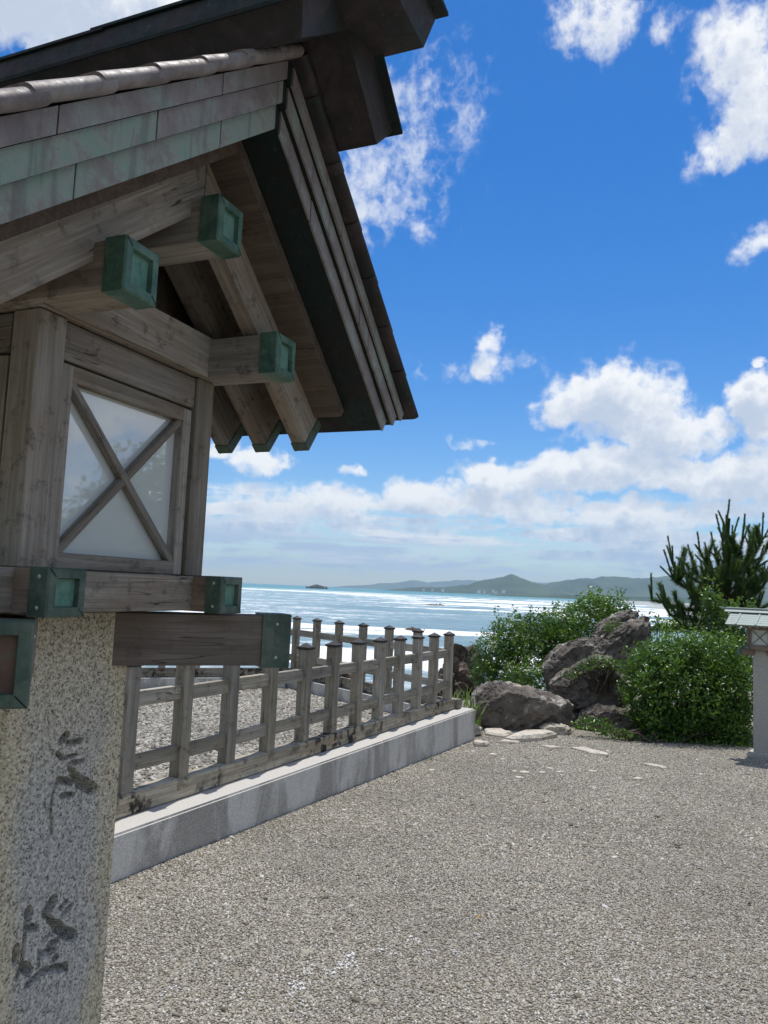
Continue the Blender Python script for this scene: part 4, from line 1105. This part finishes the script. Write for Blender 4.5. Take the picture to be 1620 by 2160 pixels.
def shrub(name, label, L, per, leaf, m, seed, base, cat='shrub', group=None, sprigs=0, top_l=None, aspect=.55):
    o = empty(name, base, 0, label, cat, group); bs = np.array(base)
    L2 = [(tuple(np.array(c) - bs), r) for c, r in L]
    P, Nn, T_ = lumps(L2, per, seed)
    rg = np.random.default_rng(seed + 5)
    if sprigs:   # upright shoots standing out of the crown
        SP = []; SNn = []
        for k in range(sprigs):
            c, r = L2[rg.integers(len(L2))]
            d = rg.normal(0, 1, 3); d[2] = abs(d[2]) + .4; d /= np.linalg.norm(d)
            p0 = np.array(c) + d * np.array(r) * .95; ln = rg.uniform(.10, .30)
            dv = np.array([rg.normal(0, .3), rg.normal(0, .3), 1.]); dv /= np.linalg.norm(dv)
            m_ = int(ln / leaf * 4)
            tt = rg.uniform(0, 1, m_)
            SP.append(p0 + dv * (tt * ln)[:, None] + rg.normal(0, leaf * .28, (m_, 3))); SNn.append(rg.normal(0, .6, (m_, 3)) + dv * .5)
        P = np.concatenate([P] + SP); Nn = np.concatenate([Nn] + SNn); T_ = np.concatenate([T_, np.full(len(P) - len(T_), .75)])
    keep = P[:, 2] > -.02
    P = P[keep]; Nn = Nn[keep]; T_ = T_[keep]
    link('foliage', leaf_mesh('foliage', P, Nn, leaf, m, seed, aspect, tone=T_), o)
    tips = [tuple(np.array(c) + (rg.uniform(-.4, .4, 3)) * np.array(r)) for c, r in L2 for _ in range(4)]
    V, F = stems((0, 0, -.1), tips, seed)
    link('stem', mesh_from('stem', V, F, M['bark'], True), o)
    return o
def lump6(L, dist):
    """crown lumps given by their photograph place (region zoom) and half size"""
    out = []
    for (x, y, rx, ry, dy, ry3) in L:
        px, py = 900 + x / 2.25, 1040 + y / 2.25
        d = dist + dy; c = at(px, py, d); k = d / FPX / 2.25
        out.append(((c.x, c.y, c.z), (rx * k, ry3, ry * k)))
    return out
L = lump6([(1230, 960, 270, 230, 0, .55), (1080, 880, 130, 150, .05, .4), (1160, 780, 150, 95, .1, .45), (1320, 780, 160, 110, .15, .5), (1430, 900, 130, 190, .2, .45),
           (1400, 1080, 150, 130, .1, .42), (1130, 1080, 160, 110, .05, .42), (1290, 1120, 220, 80, 0, .42)], 9.35)
shrub('round_bush', 'dense dark green rounded bush with glossy leaves beside the far lantern', L, 21000, .047, 'leaf', 41, (3.35, 9.4, gz(0, 9.4)), 'bush', None, 30)
L = lump6([(1430, 690, 120, 120, .5, .4), (1380, 590, 70, 90, .6, .3), (1350, 530, 40, 60, .6, .2), (1500, 780, 60, 120, .3, .3), (1500, 640, 60, 60, .5, .3)], 9.7)
shrub('climbing_shrub', 'lighter leafy growth climbing up between the round bush and the pine', L, 12000, .048, 'leaf_b', 42, (3.9, 10.1, gz(0, 10.1)), 'shrub', None, 40)
L = lump6([(300, 790, 95, 110, .2, .5), (400, 690, 110, 100, .3, .6), (330, 880, 110, 80, 0, .5), (520, 660, 110, 85, .5, .6), (480, 760, 130, 100, .2, .6)], 12.3)
shrub('shore_shrub', 'bright green shrub just right of the fence end against the sea', L, 13000, .052, 'leaf_b', 43, (2.0, 12.4, -.6), 'shrub', 'shrubs along the shore', 30)
L = lump6([(640, 640, 120, 90, 0, .6), (760, 590, 140, 75, .1, .6), (880, 560, 100, 60, .2, .5), (700, 720, 150, 90, -.1, .5), (620, 750, 100, 90, -.2, .5), (800, 540, 80, 50, .3, .4)], 12.6)
shrub('shore_shrub', 'taller dark shrub rising behind the slanting boulders', L, 13000, .052, 'leaf', 44, (3.4, 12.7, -.8), 'shrub', 'shrubs along the shore', 44)
L = lump6([(470, 880, 100, 70, 0, .4), (540, 900, 80, 70, 0, .35), (420, 920, 60, 40, .1, .3)], 11.3)
shrub('low_shrub', 'low light green shrub in front of the left slanting boulder', L, 9500, .05, 'leaf_b', 45, (1.95, 11.3, -.45), 'shrub', None, 18)
L = lump6([(830, 800, 80, 32, 0, .12), (890, 820, 50, 30, 0, .12), (760, 825, 50, 24, 0, .1), (690, 860, 50, 18, .05, .08)], 10.0)
shrub('ivy', 'dark ivy sprawling over the broad brown boulder', L, 12000, .04, 'leaf', 46, (2.9, 10.05, .4), 'ivy', None, 0)
L = lump6([(880, 650, 34, 26, 0, .12)], 10.9)
shrub('grass_tuft', 'small bright tuft growing between the two upper slabs', L, 16000, .06, 'grass', 47, (3.1, 10.9, .85), 'grass', None, 6, aspect=.2)
L = lump6([(1110, 1165, 220, 22, .1, .18), (1400, 1195, 160, 26, 0, .16), (780, 1095, 90, 34, .15, .15), (900, 1140, 80, 22, 0, .15), (1480, 1170, 70, 60, .1, .2)], 8.95)
shrub('ground_ivy', 'low ivy trailing at the foot of the round bush on the gravel', L, 11000, .042, 'leaf', 48, (3.2, 8.95, gz(0, 9) - .02), 'ivy', None, 0)
L = lump6([(1160, 635, 60, 30, .6, .3), (1240, 630, 80, 45, .6, .4), (1090, 640, 40, 26, .5, .2)], 12.6)
shrub('shore_shrub', 'dark shrub in the gap between the leaning slab and the pine', L, 9000, .06, 'leaf', 49, (4.6, 13.2, -.6), 'shrub', 'shrubs along the shore', 16)

# taller growth along the right-hand side of the court, beyond the frame (the lantern's pane mirrors it)
for k, (a, r_, h_) in enumerate([(47, 13.5, 3.2), (58, 13.0, 3.8), (69, 12.6, 3.4), (81, 12.8, 4.2), (94, 13.2, 3.6)]):
    bx_, by_ = math.sin(R_(a)) * r_, math.cos(R_(a)) * r_; rg_ = random.Random(k)
    L = [((bx_ + rg_.uniform(-.9, .9), by_ + rg_.uniform(-.9, .9), h_ * t), (1.5 - .5 * t, 1.4 - .5 * t, h_ * .3)) for t in (.25, .4, .55, .72)]
    shrub('tall_shrub', 'tall evergreen shrub on the right side of the court, %s from the sea' % ['first', 'second', 'third', 'fourth', 'fifth'][k], L, 2600, .12, 'leaf', 60 + k, (bx_, by_, -.15), 'shrub', 'shrubs along the right side of the court', 20)
# weeds by the kerb end
def weeds(name, label, centre, n, h, seed, spread=.15, w=.012):
    rg = random.Random(seed); V = []; F = []; tn = []
    for k in range(n):
        b_ = Vector((rg.uniform(-spread, spread), rg.uniform(-spread, spread), 0)); a = rg.uniform(0, 6.28); hh = h * rg.uniform(.5, 1.1)
        d = Vector((math.cos(a), math.sin(a), 0)); s = Vector((-d.y, d.x, 0)) * w
        p1 = b_ + d * hh * .15 + Vector((0, 0, hh * .6)); p2 = b_ + d * hh * .5 + Vector((0, 0, hh * .95))
        i = len(V); V += [b_ - s, b_ + s, p1 + s * .8, p1 - s * .8, p2]; F += [(i, i + 1, i + 2, i + 3), (i + 3, i + 2, i + 4)]; tn += [rg.random()] * 5
    me = mesh_from(name, V, F, M['grass']); a = me.attributes.new('tone', 'FLOAT', 'POINT'); a.data.foreach_set('value', tn)
    o = link(name, me, None, None, label, 'weed'); o.location = centre; return o
weeds('weed', 'strap-leaved green weed at the outer corner of the kerb', (1.12, 8.95, -.1), 14, .5, 1, .06, .018)
weeds('weed', 'bright grassy weeds between the fence corner and the low boulder', (1.35, 11.2, -.2), 60, .36, 2, .35)
weeds('weed', 'yellow-green weeds behind the seaward fence rails', (-.1, 10.0, -.05), 60, .35, 3, .3)

for k, (x, y, n, h, lab) in enumerate([(1.02, 8.62, 16, .10, 'small tuft of grass at the foot of the kerb end'), (.50, 7.35, 10, .06, 'tiny tuft sprouting at the foot of the long kerb')]):
    weeds('weed', lab, (x, y, gz(0, y)), n, h, 20 + k, .07, .006)
# pine
def pine(base, dist):
    o = empty('pine_tree', base, 0, 'young dark pine with upright pale shoots rising behind the far lantern', 'tree', None)
    bs = Vector(base); rg = random.Random(77); nr = np.random.default_rng(77)
    z = lambda x, y, dd=0: at(900 + x / 2.25, 1040 + y / 2.25, dist + dd) - bs
    V = []; F = []
    def limb(pts, r0, r1):
        n = len(pts); v, f = tube(pts, [r0 + (r1 - r0) * i / (n - 1) for i in range(n)], 6); k = len(V); V.extend(v); F.extend([tuple(k + q for q in ff) for ff in f])
    trunk = [Vector((0, 0, -.2)), z(1440, 640), z(1420, 500), z(1410, 380), z(1425, 240), z(1437, 120)]
    limb(trunk, .07, .018)
    shoots = []
    def branch(p0, p1, k=4):
        mid = p0.lerp(p1, .5) + Vector((0, 0, -.12 * (p1 - p0).length))
        pts = [p0, p0.lerp(mid, .6), mid, mid.lerp(p1, .55), p1]; limb(pts, .025, .008)
        for a, b_ in zip(pts[1:-1], pts[2:]): shoots.append((a, b_, 0))
        for i in range(k):
            q = mid.lerp(p1, rg.uniform(-.3, 1.0)); e = q + Vector((rg.uniform(-.12, .12), rg.uniform(-.15, .15), rg.uniform(.14, .36)))
            shoots.append((q, e, 1))
    T = [(1437, 35, 0), (1375, 105, .1), (1510, 105, -.1), (1598, 100, .1), (1285, 190, 0), (1145, 210, .1), (1580, 150, .3), (1555, 180, -.2), (1480, 120, .3), (1405, 130, -.2),
         (1128, 275, 0), (1175, 330, .2), (1065, 385, 0), (1120, 440, -.2), (1180, 470, .1), (1240, 250, .3), (1320, 240, -.3), (1350, 190, .2), (1540, 260, .2), (1600, 250, -.1), (1640, 180, .1), (1300, 330, .3), (1230, 400, -.2),
         (1290, 450, .1), (1500, 330, -.3), (1560, 380, .2), (1620, 350, 0), (1390, 290, .35), (1450, 300, -.35), (1210, 320, -.1), (1660, 300, .3), (1680, 420, .2), (1600, 470, .1), (1530, 470, -.2), (1340, 500, -.2), (1200, 520, 0)]
    for (x, y, dd) in T:
        tip = z(x, y, dd); hgt = max(.15, min(.9, (640 - y) / 600))
        t0 = trunk[1].lerp(trunk[-2], hgt * rg.uniform(.35, .75))
        sgn = 1 if x > 1420 else -1; j = tip + Vector((-sgn * rg.uniform(.02, .16), rg.uniform(-.05, .05), -rg.uniform(.28, .5)))
        branch(t0, j, 4); shoots.append((j, tip, 2))
        for _ in range(2):
            o2 = Vector((rg.uniform(-.16, .16), rg.uniform(-.16, .16), rg.uniform(-.28, -.1))); shoots.append((j, tip + o2, 2))
    link('trunk', mesh_from('trunk', V, F, M['bark'], True), o)
    # needles
    P0 = []; P1 = []; C0_ = []; C1_ = []
    for (a, b_, kd) in shoots:
        L_ = (b_ - a).length; n = int(L_ * (1300 if kd < 2 else 1500)); d = (b_ - a).normalized()
        for i in range(n):
            t = rg.random(); p = a.lerp(b_, t)
            s = Vector((rg.gauss(0, 1), rg.gauss(0, 1), rg.gauss(0, 1))); s = (s - d * s.dot(d)).normalized()
            ln = rg.uniform(.06, .105) if kd < 2 else rg.uniform(.03, .055)
            q = p + ((d * rg.uniform(.5, 1.0) + s * rg.uniform(.55, 1)) if kd < 2 else (d + s * rg.uniform(.25, .75))).normalized() * ln
            (P0 if kd < 2 else C0_).append(p); (P1 if kd < 2 else C1_).append(q)
    def needles(A, B, w, name, m, seed):
        A = np.array(A); B = np.array(B); r = np.random.default_rng(seed); sd = np.cross(B - A, r.normal(0, 1, A.shape)); sd /= np.linalg.norm(sd, axis=1)[:, None]
        V = np.stack([A - sd * w, A + sd * w, B], 1).reshape(-1, 3); n = len(A)
        me = mesh_from(name, V.tolist(), [(3 * i, 3 * i + 1, 3 * i + 2) for i in range(n)], M[m])
        a = me.attributes.new('tone', 'FLOAT', 'POINT'); a.data.foreach_set('value', np.repeat(r.uniform(0, 1, n), 3).astype(np.float32)); return me
    cr = link('crown', needles(P0, P1, .0035, 'crown', 'needle', 1), o)
    link('young_shoots', needles(C0_, C1_, .004, 'young_shoots', 'candle', 2), o)
    V = []; F = []
    for (a, b_, kd) in shoots:
        if kd != 2: continue
        v, f = tube([a, a.lerp(b_, .5), b_], [.012, .011, .006], 5); k = len(V); V.extend(v); F.extend([tuple(k + q for q in ff) for ff in f])
    me = mesh_from('shoot', V, F, M['candle'], True); a = me.attributes.new('tone', 'FLOAT', 'POINT'); a.data.foreach_set('value', [.5] * len(V))
    link('shoot', me, o)
    return o
pine((5.9, 12.3, -.4), 12.3)

# ------------------------------------------------------------------ litter on the gravel
def litter(name, label, p, m, s, seed):
    rg = random.Random(seed); pts = []
    n = 8
    V = [(0, 0, .012)]
    for i in range(n):
        a = 2 * math.pi * i / n; r = s * (1 if i % 2 else .6) * rg.uniform(.8, 1.2); V.append((math.cos(a) * r, math.sin(a) * r * .6, .006 + rg.uniform(0, .014)))
    F = [(0, 1 + i, 1 + (i + 1) % n) for i in range(n)]
    o = link(name, mesh_from(name, V, F, M[m]), None, None, label, 'leaf'); o.location = p
litter('fallen_leaf', 'curled dark dead leaf lying on the open gravel at right', (1.90, 4.92, gz(0, 4.92) + .006), 'dead', .03, 1)
litter('fallen_leaf', 'tiny yellow leaf on the gravel in the middle of the path', (.515, 3.70, gz(0, 3.7) + .006), 'dead2', .014, 2)
litter('fallen_leaf', 'tiny dark scrap on the gravel left of the yellow leaf', (.243, 3.86, gz(0, 3.86) + .006), 'dead', .014, 3)
# ------------------------------------------------------------------ haze
HAZE = 1.0e-4
bm = bmesh.new(); bbox(bm, -16000, 16000, -2500, 16000, -20, 420)
mt = bpy.data.materials.new('haze'); mt.use_nodes = True; N = NT(mt.node_tree); N.n.clear()
out = N.add('ShaderNodeOutputMaterial'); pv = N.add('ShaderNodeVolumePrincipled')
pv.inputs['Color'].default_value = (.60, .82, 1, 1); pv.inputs['Density'].default_value = HAZE; pv.inputs['Anisotropy'].default_value = .3
N.l.new(pv.outputs[0], out.inputs['Volume'])
link('haze', bm_mesh('haze', bm, mt), kind='stuff', label='thin sea haze', cat='haze')
